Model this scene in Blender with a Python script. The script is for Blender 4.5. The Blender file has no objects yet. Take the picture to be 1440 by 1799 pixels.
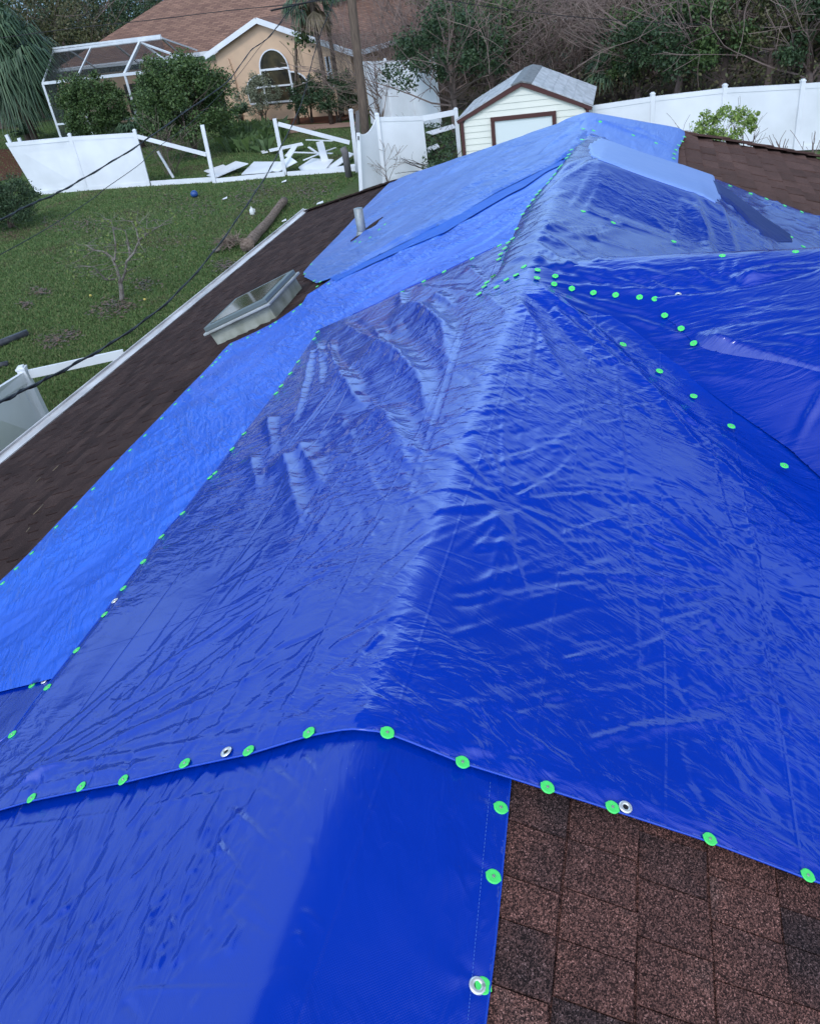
import bpy, math, random
import numpy as np
from mathutils import Vector, Matrix
C = bpy.context.scene.collection
rnd = random.Random(7)
rs = np.random.RandomState(11)

# ------------------------------------------------------------ camera, sky, sun
EYE = 6.3                                   # eye height over the lawn (standing on the roof)
TH, RO, FPX, CX, CY = math.radians(33.5), math.radians(8.9), 1442., 720., 899.5
FW = np.array([0, math.cos(TH), -math.sin(TH)]); UP = np.array([0, math.sin(TH), math.cos(TH)]); RT = np.array([1., 0, 0])
cd = bpy.data.cameras.new('camera'); cam = bpy.data.objects.new('camera', cd); C.objects.link(cam)
xc = math.cos(RO)*RT - math.sin(RO)*UP; yc = math.sin(RO)*RT + math.cos(RO)*UP; zc = -FW
m = Matrix(((xc[0], yc[0], zc[0], 0), (xc[1], yc[1], zc[1], 0), (xc[2], yc[2], zc[2], EYE), (0, 0, 0, 1)))
cam.matrix_world = m
cd.sensor_fit = 'HORIZONTAL'; cd.sensor_width = 36; cd.lens = 36*FPX/1440; cd.clip_start = .05; cd.clip_end = 1500
bpy.context.scene.camera = cam
vs = bpy.context.scene.view_settings
vs.view_transform = 'Standard'; vs.look = 'None'; vs.gamma = 1; vs.use_curve_mapping = False; vs.exposure = 0

SUN_EL, SUN_AZ = math.radians(48), math.radians(-150)       # azimuth clockwise from +Y
w = bpy.data.worlds.new('World'); bpy.context.scene.world = w; w.use_nodes = True
nt = w.node_tree; N = nt.nodes; L = nt.links; N.clear()
out = N.new('ShaderNodeOutputWorld'); bg = N.new('ShaderNodeBackground'); bg.inputs[1].default_value = .1
sky = N.new('ShaderNodeTexSky'); sky.sky_type = 'NISHITA'; sky.sun_disc = False
sky.sun_elevation = SUN_EL; sky.sun_rotation = SUN_AZ
tc = N.new('ShaderNodeTexCoord')
# cloud deck: a bright bank low in front, bright cloud added behind to light the fences, thinner and darker overhead
sep = N.new('ShaderNodeSeparateXYZ'); L.new(tc.outputs['Generated'], sep.inputs[0])
nz = N.new('ShaderNodeTexNoise'); nz.inputs['Scale'].default_value = 2.6; nz.inputs['Detail'].default_value = 5
L.new(tc.outputs['Generated'], nz.inputs['Vector'])
def wm(op, a_, b_=None, c_=None, clamp=False):
    q_ = N.new('ShaderNodeMath'); q_.operation = op; q_.use_clamp = clamp
    for i_, x_ in enumerate((a_, b_, c_)):
        if x_ is None: continue
        if isinstance(x_, (int, float)): q_.inputs[i_].default_value = x_
        else: L.new(x_, q_.inputs[i_])
    return q_.outputs[0]
GLOW = (math.sin(math.radians(5))*.883, math.cos(math.radians(5))*.883, .47)
dt = N.new('ShaderNodeVectorMath'); dt.operation = 'DOT_PRODUCT'; L.new(tc.outputs['Generated'], dt.inputs[0]); dt.inputs[1].default_value = GLOW
nn_ = wm('MULTIPLY_ADD', nz.outputs['Fac'], .16, -.08)
zz_ = wm('ADD', sep.outputs[2], nn_)
low = wm('SUBTRACT', 1., wm('SMOOTH_MIN', 1., wm('MULTIPLY', wm('MAXIMUM', wm('SUBTRACT', zz_, wm('MULTIPLY_ADD', sep.outputs[0], -.26, .56)), 0.), 11.), .0), clamp=True)
front = wm('POWER', wm('MAXIMUM', dt.outputs['Value'], 0.), 18.)
back = wm('MULTIPLY', wm('SUBTRACT', .25, sep.outputs[1]), 1.25, clamp=True)
LOWB, GLOWB, TOPB, BACKB = .80, 2.1, .07, 1.45
lum = wm('MULTIPLY_ADD', low, LOWB-TOPB, TOPB)
lum = wm('MULTIPLY_ADD', front, GLOWB, lum)
var_ = wm('MULTIPLY_ADD', nz.outputs['Fac'], .5, .75)
def tint(l_, col_):
    c_ = N.new('ShaderNodeMixRGB'); c_.blend_type = 'MULTIPLY'; c_.inputs[0].default_value = 1.; c_.inputs[1].default_value = (*col_, 1)
    b_ = N.new('ShaderNodeCombineXYZ'); [L.new(wm('MULTIPLY', l_, var_), b_.inputs[i_]) for i_ in range(3)]; L.new(b_.outputs[0], c_.inputs[2]); return c_.outputs[0]
cc_ = N.new('ShaderNodeMixRGB'); cc_.blend_type = 'ADD'; cc_.inputs[0].default_value = 1.
L.new(tint(lum, (5.0, 8.3, 12.6)), cc_.inputs[1]); L.new(tint(wm('MULTIPLY', back, BACKB), (9.2, 10.3, 12.4)), cc_.inputs[2])
mx = N.new('ShaderNodeMixRGB'); mx.inputs[0].default_value = .9
L.new(sky.outputs[0], mx.inputs[1]); L.new(cc_.outputs[0], mx.inputs[2]); L.new(mx.outputs[0], bg.inputs[0]); L.new(bg.outputs[0], out.inputs[0])
sd = bpy.data.lights.new('sun', 'SUN'); sd.energy = 1.3; sd.angle = math.radians(14); sd.color = (1, .97, .93)
so = bpy.data.objects.new('sun', sd); C.objects.link(so); so.location = (0, 0, 40)
dv = Vector((math.sin(SUN_AZ)*math.cos(SUN_EL), math.cos(SUN_AZ)*math.cos(SUN_EL), math.sin(SUN_EL)))
so.rotation_euler = dv.to_track_quat('Z', 'Y').to_euler()

# ------------------------------------------------------------ where a sight line meets a real surface
ORG = np.array([0, 0, EYE])
def ray(px, py):
    dx, dy = px-CX, py-CY; c, s = math.cos(RO), math.sin(RO)
    return RT*(dx*c-dy*s) + UP*(-dx*s-dy*c) + FW*FPX
def G(px, py, z=0.):                          # point at height z
    v = ray(px, py); return ORG + v*((z-EYE)/v[2])
def FR(px, py, b):                            # point in the upright plane through b that faces the viewer
    v = ray(px, py); t = b[1]/v[1]; return ORG + v*t
def VP(px, py, p, d):                         # point in the upright plane through p along d
    n = np.array([d[1], -d[0], 0.]); v = ray(px, py); t = ((p-ORG)@n)/(v@n); return ORG + v*t
def AT(px, py, dist):
    v = ray(px, py); return ORG + v/np.linalg.norm(v)*dist

# ------------------------------------------------------------ helpers
def tag(o, label=None, cat=None, group=None, kind=None):
    if label: o['label'] = label
    if cat: o['category'] = cat
    if group: o['group'] = group
    if kind: o['kind'] = kind
    return o
def empty(name, loc, rz=0., **k):
    o = bpy.data.objects.new(name, None); C.objects.link(o); o.location = tuple(loc); o.rotation_euler = (0, 0, rz)
    o.empty_display_size = .2
    return tag(o, **k)
class MB:
    def __init__(s): s.v = []; s.f = []; s.mi = []
    def add(s, vs_, fs, mi=0):
        b = len(s.v); s.v += [tuple(map(float, q)) for q in vs_]; s.f += [tuple(i+b for i in f) for f in fs]; s.mi += [mi]*len(fs)
    def hexa(s, p, mi=0):    # 8 points: bottom ring then top ring
        s.add(p, [(3, 2, 1, 0), (4, 5, 6, 7), (0, 1, 5, 4), (1, 2, 6, 5), (2, 3, 7, 6), (3, 0, 4, 7)], mi)
    def box(s, x0, x1, y0, y1, z0, z1, mi=0):
        s.hexa([(x0, y0, z0), (x1, y0, z0), (x1, y1, z0), (x0, y1, z0), (x0, y0, z1), (x1, y0, z1), (x1, y1, z1), (x0, y1, z1)], mi)
    def beam(s, a, b, w_, h_, up=(0, 0, 1), mi=0):
        a = np.array(a, float); b = np.array(b, float); d = b-a; d /= max(1e-9, np.linalg.norm(d)); up = np.array(up, float)
        x = np.cross(d, up)
        if np.linalg.norm(x) < .1: x = np.cross(d, (1., 0, 0))
        x /= np.linalg.norm(x); y = np.cross(x, d)
        P = []
        for q in (a, b):
            for sx, sy in ((-1, -1), (1, -1), (1, 1), (-1, 1)): P.append(q + x*sx*w_/2 + y*sy*h_/2)
        s.hexa(P, mi)
    def tube(s, pts, r, n=6, mi=0, cap=True):
        pts = [np.array(p, float) for p in pts]; k = len(pts)
        rr = r if hasattr(r, '__len__') else [r]*k
        ref = None; rings = []
        for i, p in enumerate(pts):
            d = pts[min(i+1, k-1)]-pts[max(i-1, 0)]; d /= max(1e-9, np.linalg.norm(d))
            if ref is None: ref = np.array([0, 0, 1.]) if abs(d[2]) < .9 else np.array([1., 0, 0])
            x = np.cross(d, ref); x /= max(1e-9, np.linalg.norm(x)); y = np.cross(x, d); ref = y if abs(y@d) < .5 else ref
            ref = y
            rings.append([p + rr[i]*(math.cos(2*math.pi*j/n)*x + math.sin(2*math.pi*j/n)*y) for j in range(n)])
        b = len(s.v)
        for rg in rings: s.v += [tuple(q) for q in rg]
        for i in range(k-1):
            for j in range(n):
                s.f.append((b+i*n+j, b+i*n+(j+1) % n, b+(i+1)*n+(j+1) % n, b+(i+1)*n+j)); s.mi.append(mi)
        if cap:
            s.f.append(tuple(b+j for j in range(n))[::-1]); s.mi.append(mi)
            s.f.append(tuple(b+(k-1)*n+j for j in range(n))); s.mi.append(mi)
    def slab(s, pts, t, mi=0):   # polygon given a thickness along its normal
        P = [np.array(p, float) for p in pts]; nrm = np.zeros(3)
        for i in range(len(P)): nrm += np.cross(P[i]-P[0], P[(i+1) % len(P)]-P[0])
        nrm /= np.linalg.norm(nrm); n = len(P)
        vs_ = [p-nrm*t/2 for p in P] + [p+nrm*t/2 for p in P]
        s.add(vs_, [tuple(range(n))[::-1], tuple(range(n, 2*n))] + [(i, (i+1) % n, n+(i+1) % n, n+i) for i in range(n)], mi)
    def build(s, name, mat, parent=None, smooth=False, label=None, bevel=0):
        me = bpy.data.meshes.new(name); me.from_pydata(s.v, [], s.f)
        for m_ in (mat if isinstance(mat, (list, tuple)) else [mat]): me.materials.append(m_)
        if any(s.mi): me.polygons.foreach_set('material_index', s.mi)
        if smooth: me.polygons.foreach_set('use_smooth', [True]*len(me.polygons))
        me.update(); o = bpy.data.objects.new(name, me); C.objects.link(o)
        if parent is not None:
            o.parent = parent
            if s.__dict__.get('world'): o.matrix_parent_inverse = (Matrix.Translation(parent.location) @ parent.rotation_euler.to_matrix().to_4x4()).inverted()
        if bevel:
            bm_ = o.modifiers.new('bevel', 'BEVEL'); bm_.width = bevel; bm_.segments = 2; bm_.limit_method = 'ANGLE'
        if label: o['label'] = label
        return o
def WB():                                    # a builder whose points are world points even under a parent
    b = MB(); b.world = True; return b
def npmesh(name, V, F, mat, parent=None, smooth=False, world=False):
    V = np.asarray(V, np.float32); F = np.asarray(F, np.int32); k = F.shape[1]
    me = bpy.data.meshes.new(name); me.vertices.add(len(V)); me.vertices.foreach_set('co', V.ravel())
    me.loops.add(F.size); me.loops.foreach_set('vertex_index', F.ravel())
    me.polygons.add(len(F)); me.polygons.foreach_set('loop_start', np.arange(0, F.size, k, dtype=np.int32))
    me.polygons.foreach_set('loop_total', np.full(len(F), k, np.int32))
    me.polygons.foreach_set('use_smooth', np.full(len(F), smooth))
    me.materials.append(mat); me.update(calc_edges=True); me.validate()
    o = bpy.data.objects.new(name, me); C.objects.link(o)
    if parent is not None:
        o.parent = parent
        if world: o.matrix_parent_inverse = (Matrix.Translation(parent.location) @ parent.rotation_euler.to_matrix().to_4x4()).inverted()
    return o

# ------------------------------------------------------------ materials
def mat(name, col, rough=.6, spec=.4, var=None, vscale=3., bump=0., bscale=20., island=None, stretch=(1, 1, 1), metal=0., detail=6, transl=0.):
    m_ = bpy.data.materials.new(name); m_.use_nodes = True; n = m_.node_tree.nodes; l = m_.node_tree.links
    b = n['Principled BSDF']; b.inputs['Roughness'].default_value = rough; b.inputs['Specular IOR Level'].default_value = spec; b.inputs['Metallic'].default_value = metal
    b.inputs['Base Color'].default_value = (*col, 1)
    t = n.new('ShaderNodeTexCoord'); mp = n.new('ShaderNodeMapping'); mp.inputs['Scale'].default_value = stretch; l.new(t.outputs['Object'], mp.inputs[0])
    last = None
    if var is not None:
        q = n.new('ShaderNodeTexNoise'); q.inputs['Scale'].default_value = vscale; q.inputs['Detail'].default_value = detail; l.new(mp.outputs[0], q.inputs['Vector'])
        r = n.new('ShaderNodeValToRGB'); r.color_ramp.elements[0].position = .32; r.color_ramp.elements[1].position = .68
        r.color_ramp.elements[0].color = (*col, 1); r.color_ramp.elements[1].color = (*var, 1)
        l.new(q.outputs['Fac'], r.inputs[0]); l.new(r.outputs[0], b.inputs['Base Color']); last = r.outputs[0]
    if island is not None:
        g = n.new('ShaderNodeNewGeometry'); r2 = n.new('ShaderNodeValToRGB'); r2.color_ramp.elements[0].color = (*col, 1); r2.color_ramp.elements[1].color = (*island[-1], 1)
        for i_, c_ in enumerate(island[:-1]):
            z_ = r2.color_ramp.elements.new((i_+1)/len(island)); z_.color = (*c_, 1)
        l.new(g.outputs['Random Per Island'], r2.inputs[0]); o_ = r2.outputs[0]
        if last is not None:
            x = n.new('ShaderNodeMixRGB'); x.inputs[0].default_value = .5; l.new(last, x.inputs[1]); l.new(o_, x.inputs[2]); o_ = x.outputs[0]
        l.new(o_, b.inputs['Base Color'])
    if bump:
        q = n.new('ShaderNodeTexNoise'); q.inputs['Scale'].default_value = bscale; q.inputs['Detail'].default_value = 8; l.new(mp.outputs[0], q.inputs['Vector'])
        bp = n.new('ShaderNodeBump'); bp.inputs['Strength'].default_value = bump; bp.inputs['Distance'].default_value = .02; l.new(q.outputs['Fac'], bp.inputs['Height']); l.new(bp.outputs[0], b.inputs['Normal'])
    if transl:
        b.inputs['Transmission Weight'].default_value = 0
    return m_
def math_node(n, l, op, a, b_=None, c_=None):
    q = n.new('ShaderNodeMath'); q.operation = op
    for i, x in enumerate((a, b_, c_)):
        if x is None: continue
        if isinstance(x, (int, float)): q.inputs[i].default_value = x
        else: l.new(x, q.inputs[i])
    return q.outputs[0]
def tarp_mat(name, col, col2, rough=.24, spec=.75, bump=1., stretch=(1, 1, 1), rot=0., weave=0., crinkle=1., packing=0.):
    m_ = bpy.data.materials.new(name); m_.use_nodes = True; n = m_.node_tree.nodes; l = m_.node_tree.links
    b = n['Principled BSDF']; b.inputs['Specular IOR Level'].default_value = spec
    t = n.new('ShaderNodeTexCoord'); mp = n.new('ShaderNodeMapping'); mp.inputs['Rotation'].default_value = (0, 0, rot); l.new(t.outputs['Object'], mp.inputs[0])
    mp2 = n.new('ShaderNodeMapping'); mp2.inputs['Scale'].default_value = stretch; l.new(mp.outputs[0], mp2.inputs[0])
    def noise(scale, det, src, dist=0.):
        q = n.new('ShaderNodeTexNoise'); q.inputs['Scale'].default_value = scale; q.inputs['Detail'].default_value = det; q.inputs['Distortion'].default_value = dist
        l.new(src, q.inputs['Vector']); return q.outputs['Fac']
    a = noise(1.1, 4, mp.outputs[0])
    r = n.new('ShaderNodeValToRGB'); r.color_ramp.elements[0].position = .35; r.color_ramp.elements[1].position = .65
    r.color_ramp.elements[0].color = (*col, 1); r.color_ramp.elements[1].color = (*col2, 1); l.new(a, r.inputs[0])
    # dust specks
    sp = noise(160, 2, t.outputs['Object']); spm = math_node(n, l, 'GREATER_THAN', sp, .76)
    mk = noise(3, 2, t.outputs['Object']); mkm = math_node(n, l, 'GREATER_THAN', mk, .56)
    sm = math_node(n, l, 'MULTIPLY', spm, mkm); sm = math_node(n, l, 'MULTIPLY', sm, .35)
    x = n.new('ShaderNodeMixRGB'); l.new(sm, x.inputs[0]); l.new(r.outputs[0], x.inputs[1]); x.inputs[2].default_value = (.25, .38, .7, 1); l.new(x.outputs[0], b.inputs['Base Color'])
    rg = noise(9, 5, mp2.outputs[0]); rgo = math_node(n, l, 'MULTIPLY_ADD', rg, .18, rough-.09); l.new(rgo, b.inputs['Roughness'])
    # crinkled film: flat facets meeting in sharp creases, strong in places and pulled taut in others
    wv_ = n.new('ShaderNodeTexNoise'); wv_.inputs['Scale'].default_value = 2.4; wv_.inputs['Detail'].default_value = 3; l.new(mp2.outputs[0], wv_.inputs['Vector'])
    vm = n.new('ShaderNodeVectorMath'); vm.operation = 'MULTIPLY_ADD'; l.new(wv_.outputs['Color'], vm.inputs[0]); vm.inputs[1].default_value = (.55, .55, .55); l.new(mp2.outputs[0], vm.inputs[2])
    def cells(scale, met='CHEBYCHEV'):
        q = n.new('ShaderNodeTexVoronoi'); q.distance = met; q.inputs['Scale'].default_value = scale; l.new(vm.outputs[0], q.inputs['Vector']); return q.outputs['Distance']
    m1 = n.new('ShaderNodeMapRange'); m1.inputs[1].default_value = .36; m1.inputs[2].default_value = .62; m1.inputs[3].default_value = .12; m1.inputs[4].default_value = 1.; l.new(noise(1.7, 3, mp.outputs[0]), m1.inputs[0])
    hh = math_node(n, l, 'MULTIPLY_ADD', cells(16.), .40, cells(5.2)); hh = math_node(n, l, 'MULTIPLY_ADD', cells(48., 'EUCLIDEAN'), .13*crinkle, hh); hh = math_node(n, l, 'MULTIPLY', hh, m1.outputs[0])
    if packing:                                   # factory fold lines, pressed sharp
        so_ = n.new('ShaderNodeSeparateXYZ'); l.new(t.outputs['Object'], so_.inputs[0]); wob = math_node(n, l, 'MULTIPLY', noise(1.3, 2, t.outputs['Object']), .02)
        for ax, sp_, of, am in ((0, .285, .07, 1.5), (1, .62, .3, .6)):
            c = math_node(n, l, 'ADD', so_.outputs[ax], wob); c = math_node(n, l, 'ADD', c, of+40*sp_); c = math_node(n, l, 'DIVIDE', c, sp_); c = math_node(n, l, 'FRACT', c); c = math_node(n, l, 'SUBTRACT', c, .5); c = math_node(n, l, 'ABSOLUTE', c)
            c = math_node(n, l, 'MULTIPLY', c, sp_/.006); c = math_node(n, l, 'MINIMUM', c, 1.); hh = math_node(n, l, 'MULTIPLY_ADD', c, -.16*packing*am, hh)
    bp = n.new('ShaderNodeBump'); bp.inputs['Strength'].default_value = 1.; bp.inputs['Distance'].default_value = .016*bump; l.new(hh, bp.inputs['Height'])
    nrm = bp.outputs[0]
    if weave:
        sx = n.new('ShaderNodeSeparateXYZ'); l.new(t.outputs['Object'], sx.inputs[0])
        s1 = math_node(n, l, 'SINE', math_node(n, l, 'MULTIPLY', sx.outputs[0], 1150.)); s2 = math_node(n, l, 'SINE', math_node(n, l, 'MULTIPLY', sx.outputs[1], 1250.))
        wv = math_node(n, l, 'MULTIPLY', s1, s2)
        b2 = n.new('ShaderNodeBump'); b2.inputs['Strength'].default_value = 1.; b2.inputs['Distance'].default_value = .00004*weave; l.new(wv, b2.inputs['Height']); l.new(nrm, b2.inputs['Normal']); nrm = b2.outputs[0]
    l.new(nrm, b.inputs['Normal'])
    return m_

# shingles: three tones per tab, mineral granules and streaks
def shingle_mat(name, tones, gran=1., rough=.9):
    m_ = bpy.data.materials.new(name); m_.use_nodes = True; n = m_.node_tree.nodes; l = m_.node_tree.links
    b = n['Principled BSDF']; b.inputs['Roughness'].default_value = rough; b.inputs['Specular IOR Level'].default_value = .08
    t = n.new('ShaderNodeTexCoord'); g = n.new('ShaderNodeNewGeometry')
    r = n.new('ShaderNodeValToRGB'); r.color_ramp.elements[0].color = (*tones[0], 1); r.color_ramp.elements[1].color = (*tones[-1], 1)
    for i_, c_ in enumerate(tones[1:-1]):
        z_ = r.color_ramp.elements.new((i_+1)/(len(tones)-1)); z_.color = (*c_, 1)
    pn = n.new('ShaderNodeTexNoise'); pn.inputs['Scale'].default_value = 5; pn.inputs['Detail'].default_value = 5; l.new(t.outputs['Object'], pn.inputs['Vector'])
    f_ = math_node(n, l, 'MULTIPLY_ADD', g.outputs['Random Per Island'], .62, math_node(n, l, 'MULTIPLY_ADD', pn.outputs['Fac'], 1.3, -.46)); l.new(f_, r.inputs[0])
    v = n.new('ShaderNodeTexVoronoi'); v.inputs['Scale'].default_value = 400; l.new(t.outputs['Object'], v.inputs['Vector'])
    rb = n.new('ShaderNodeRGBToBW'); l.new(v.outputs['Color'], rb.inputs[0])
    gr = n.new('ShaderNodeValToRGB'); e_ = gr.color_ramp.elements; e_[0].position = .0; e_[0].color = (.15, .15, .16, 1); e_[1].position = 1.; e_[1].color = (4.2, 4.0, 4.0, 1)
    for p_, c_ in ((.38, (.35, .35, .38, 1)), (.6, (1.1, 1.0, 1.0, 1)), (.78, (1.7, 1.45, 1.4, 1))):
        z_ = e_.new(p_); z_.color = c_
    l.new(rb.outputs[0], gr.inputs[0])
    mm = n.new('ShaderNodeMixRGB'); mm.blend_type = 'MULTIPLY'; mm.inputs[0].default_value = gran; l.new(r.outputs[0], mm.inputs[1]); l.new(gr.outputs[0], mm.inputs[2]); l.new(mm.outputs[0], b.inputs['Base Color'])
    bp = n.new('ShaderNodeBump'); bp.inputs['Strength'].default_value = .9; bp.inputs['Distance'].default_value = .002; l.new(v.outputs['Distance'], bp.inputs['Height']); l.new(bp.outputs[0], b.inputs['Normal'])
    return m_
M = {}
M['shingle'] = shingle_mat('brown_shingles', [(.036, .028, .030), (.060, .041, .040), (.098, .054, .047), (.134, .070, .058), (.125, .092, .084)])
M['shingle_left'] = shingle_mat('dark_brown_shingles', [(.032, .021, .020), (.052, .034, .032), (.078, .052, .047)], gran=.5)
M['shingle_far'] = shingle_mat('mid_brown_shingles', [(.080, .050, .043), (.108, .066, .057), (.140, .086, .074)], gran=.4)
M['neighbour_shingle'] = None
M['white'] = mat('white_vinyl', (.78, .80, .84), .45, .4, var=(.66, .68, .71), vscale=.9)
M['white_dirty'] = mat('weathered_white_metal', (.70, .70, .72), .5, .4, var=(.38, .37, .38), vscale=7, stretch=(1, .25, 1), bump=.2)
M['green_cap'] = mat('green_plastic', (.085, .80, .165), .40, .45, var=(.075, .70, .15), vscale=90)
M['steel'] = mat('nail_steel', (.42, .5, .45), .35, .5, metal=.6)
M['brass'] = mat('grommet_metal', (.72, .72, .70), .3, .5, metal=.55)
M['black'] = mat('black_rubber', (.012, .012, .014), .5, .4)
M['hem'] = tarp_mat('hem_blue', (.004, .05, .45), (.004, .055, .48), bump=.05)
M['stucco'] = mat('tan_stucco', (.62, .43, .29), .85, .2, var=(.56, .39, .27), vscale=2, bump=.15, bscale=60)
M['stucco2'] = mat('house_wall', (.5, .45, .38), .85, .2)
M['glass'] = mat('dark_glass', (.012, .015, .018), .08, .6, var=(.09, .07, .04), vscale=1.5)
M['mulch'] = mat('red_mulch', (.12, .045, .03), .95, .1, var=(.06, .03, .02), vscale=30, bump=.5)
M['trim_brown'] = mat('brown_trim', (.075, .03, .028), .6, .3)
M['siding'] = mat('cream_siding', (.74, .74, .66), .55, .35, var=(.68, .69, .62), vscale=2)
M['door'] = mat('pale_door', (.66, .72, .72), .5, .35)
M['metalroof'] = mat('grey_metal_roof', (.50, .51, .54), .5, .5, var=(.32, .33, .34), vscale=2.2, stretch=(3, 1, 1))
M['ridgecap'] = mat('dark_ridge_cap', (.10, .105, .11), .6, .4, var=(.2, .2, .2), vscale=9)
M['wood_pole'] = mat('weathered_pole', (.17, .125, .095), .85, .2, var=(.075, .055, .045), vscale=5, stretch=(9, 9, .6), bump=.5, bscale=9)
M['wood_grey'] = mat('grey_board', (.20, .19, .20), .85, .2, var=(.11, .10, .10), vscale=6, stretch=(9, 9, .7))
M['bark'] = mat('bark', (.14, .105, .085), .9, .2, var=(.06, .045, .038), vscale=9, bump=.8, bscale=16)
M['bark_pale'] = mat('lichen_bark', (.24, .22, .20), .9, .2, var=(.09, .07, .06), vscale=12, bump=.5, bscale=26)
M['log'] = mat('palm_log_bark', (.26, .20, .165), .9, .2, var=(.11, .08, .065), vscale=11, bump=1., bscale=22, stretch=(1, 1, 2.2))
M['twig'] = mat('bare_twigs', (.11, .08, .07), .9, .15, island=[(.22, .165, .145), (.16, .12, .11)])
M['twig_pale'] = mat('pale_twigs', (.20, .155, .13), .9, .15, island=[(.12, .085, .07), (.30, .24, .2)])
M['twig_dark'] = mat('dark_twigs', (.03, .022, .022), .9, .15, island=[(.06, .045, .043), (.045, .035, .035)])
def leafm(name, cs, rough=.55): return mat(name, cs[0], rough, .35, island=cs[1:])
M['leaf'] = leafm('green_leaves', [(.030, .058, .020), (.052, .095, .028), (.085, .135, .038)])
M['leaf_dark'] = leafm('dark_leaves', [(.020, .042, .020), (.034, .066, .028), (.055, .095, .038)])
M['leaf_olive'] = leafm('olive_leaves', [(.045, .05, .022), (.075, .085, .03), (.10, .085, .045)])
M['leaf_yellow'] = leafm('yellow_green_leaves', [(.09, .13, .03), (.17, .22, .05), (.07, .10, .03)])
M['leaf_bright'] = leafm('bright_leaves', [(.11, .19, .035), (.18, .27, .06), (.26, .34, .09)])
M['leaf_sage'] = leafm('sage_leaves', [(.10, .12, .075), (.17, .19, .12), (.24, .26, .18)])
M['leaf_brown'] = leafm('dead_leaves', [(.10, .065, .045), (.16, .10, .075), (.07, .05, .04)])
M['palm'] = leafm('palm_fronds', [(.030, .062, .036), (.055, .10, .055), (.09, .145, .075)])
M['palm_dry'] = leafm('dry_fronds', [(.17, .13, .08), (.24, .19, .12), (.11, .085, .055)])
M['blue_plastic'] = mat('blue_plastic', (.02, .07, .25), .4, .5)
M['jug'] = mat('milky_plastic', (.62, .64, .62), .4, .5)
M['pipe'] = mat('grey_black_pipe', (.045, .048, .06), .5, .4, var=(.09, .09, .1), vscale=6)
M['galv'] = mat('galvanised_metal', (.22, .25, .27), .5, .5, metal=.4, var=(.34, .37, .38), vscale=14)
M['wire'] = mat('cable_black', (.02, .02, .023), .6, .3)
M['concrete'] = mat('pale_concrete', (.36, .34, .32), .9, .2, var=(.30, .28, .26), vscale=1.)

# neighbour's tan roof: courses and tabs in a brick pattern
def nroof():
    m_ = bpy.data.materials.new('tan_roof_shingles'); m_.use_nodes = True; n = m_.node_tree.nodes; l = m_.node_tree.links
    b = n['Principled BSDF']; b.inputs['Roughness'].default_value = .9; b.inputs['Specular IOR Level'].default_value = .2
    uv = n.new('ShaderNodeUVMap'); br = n.new('ShaderNodeTexBrick'); l.new(uv.outputs[0], br.inputs[0])
    br.inputs['Color1'].default_value = (.27, .155, .11, 1); br.inputs['Color2'].default_value = (.155, .085, .065, 1); br.inputs['Mortar'].default_value = (.09, .05, .045, 1)
    br.inputs['Scale'].default_value = 1.; br.inputs['Brick Width'].default_value = .62; br.inputs['Row Height'].default_value = .21; br.inputs['Mortar Size'].default_value = .02; br.inputs['Bias'].default_value = -.2
    q = n.new('ShaderNodeTexNoise'); q.inputs['Scale'].default_value = .7; q.inputs['Detail'].default_value = 6; l.new(uv.outputs[0], q.inputs['Vector'])
    x = n.new('ShaderNodeMixRGB'); x.blend_type = 'MULTIPLY'; x.inputs[0].default_value = .6; l.new(br.outputs[0], x.inputs[1])
    r = n.new('ShaderNodeValToRGB'); r.color_ramp.elements[0].color = (.6, .6, .6, 1); r.color_ramp.elements[1].color = (1.35, 1.35, 1.35, 1); l.new(q.outputs['Fac'], r.inputs[0]); l.new(r.outputs[0], x.inputs[2]); l.new(x.outputs[0], b.inputs['Base Color'])
    return m_
M['neighbour_shingle'] = nroof()

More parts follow.
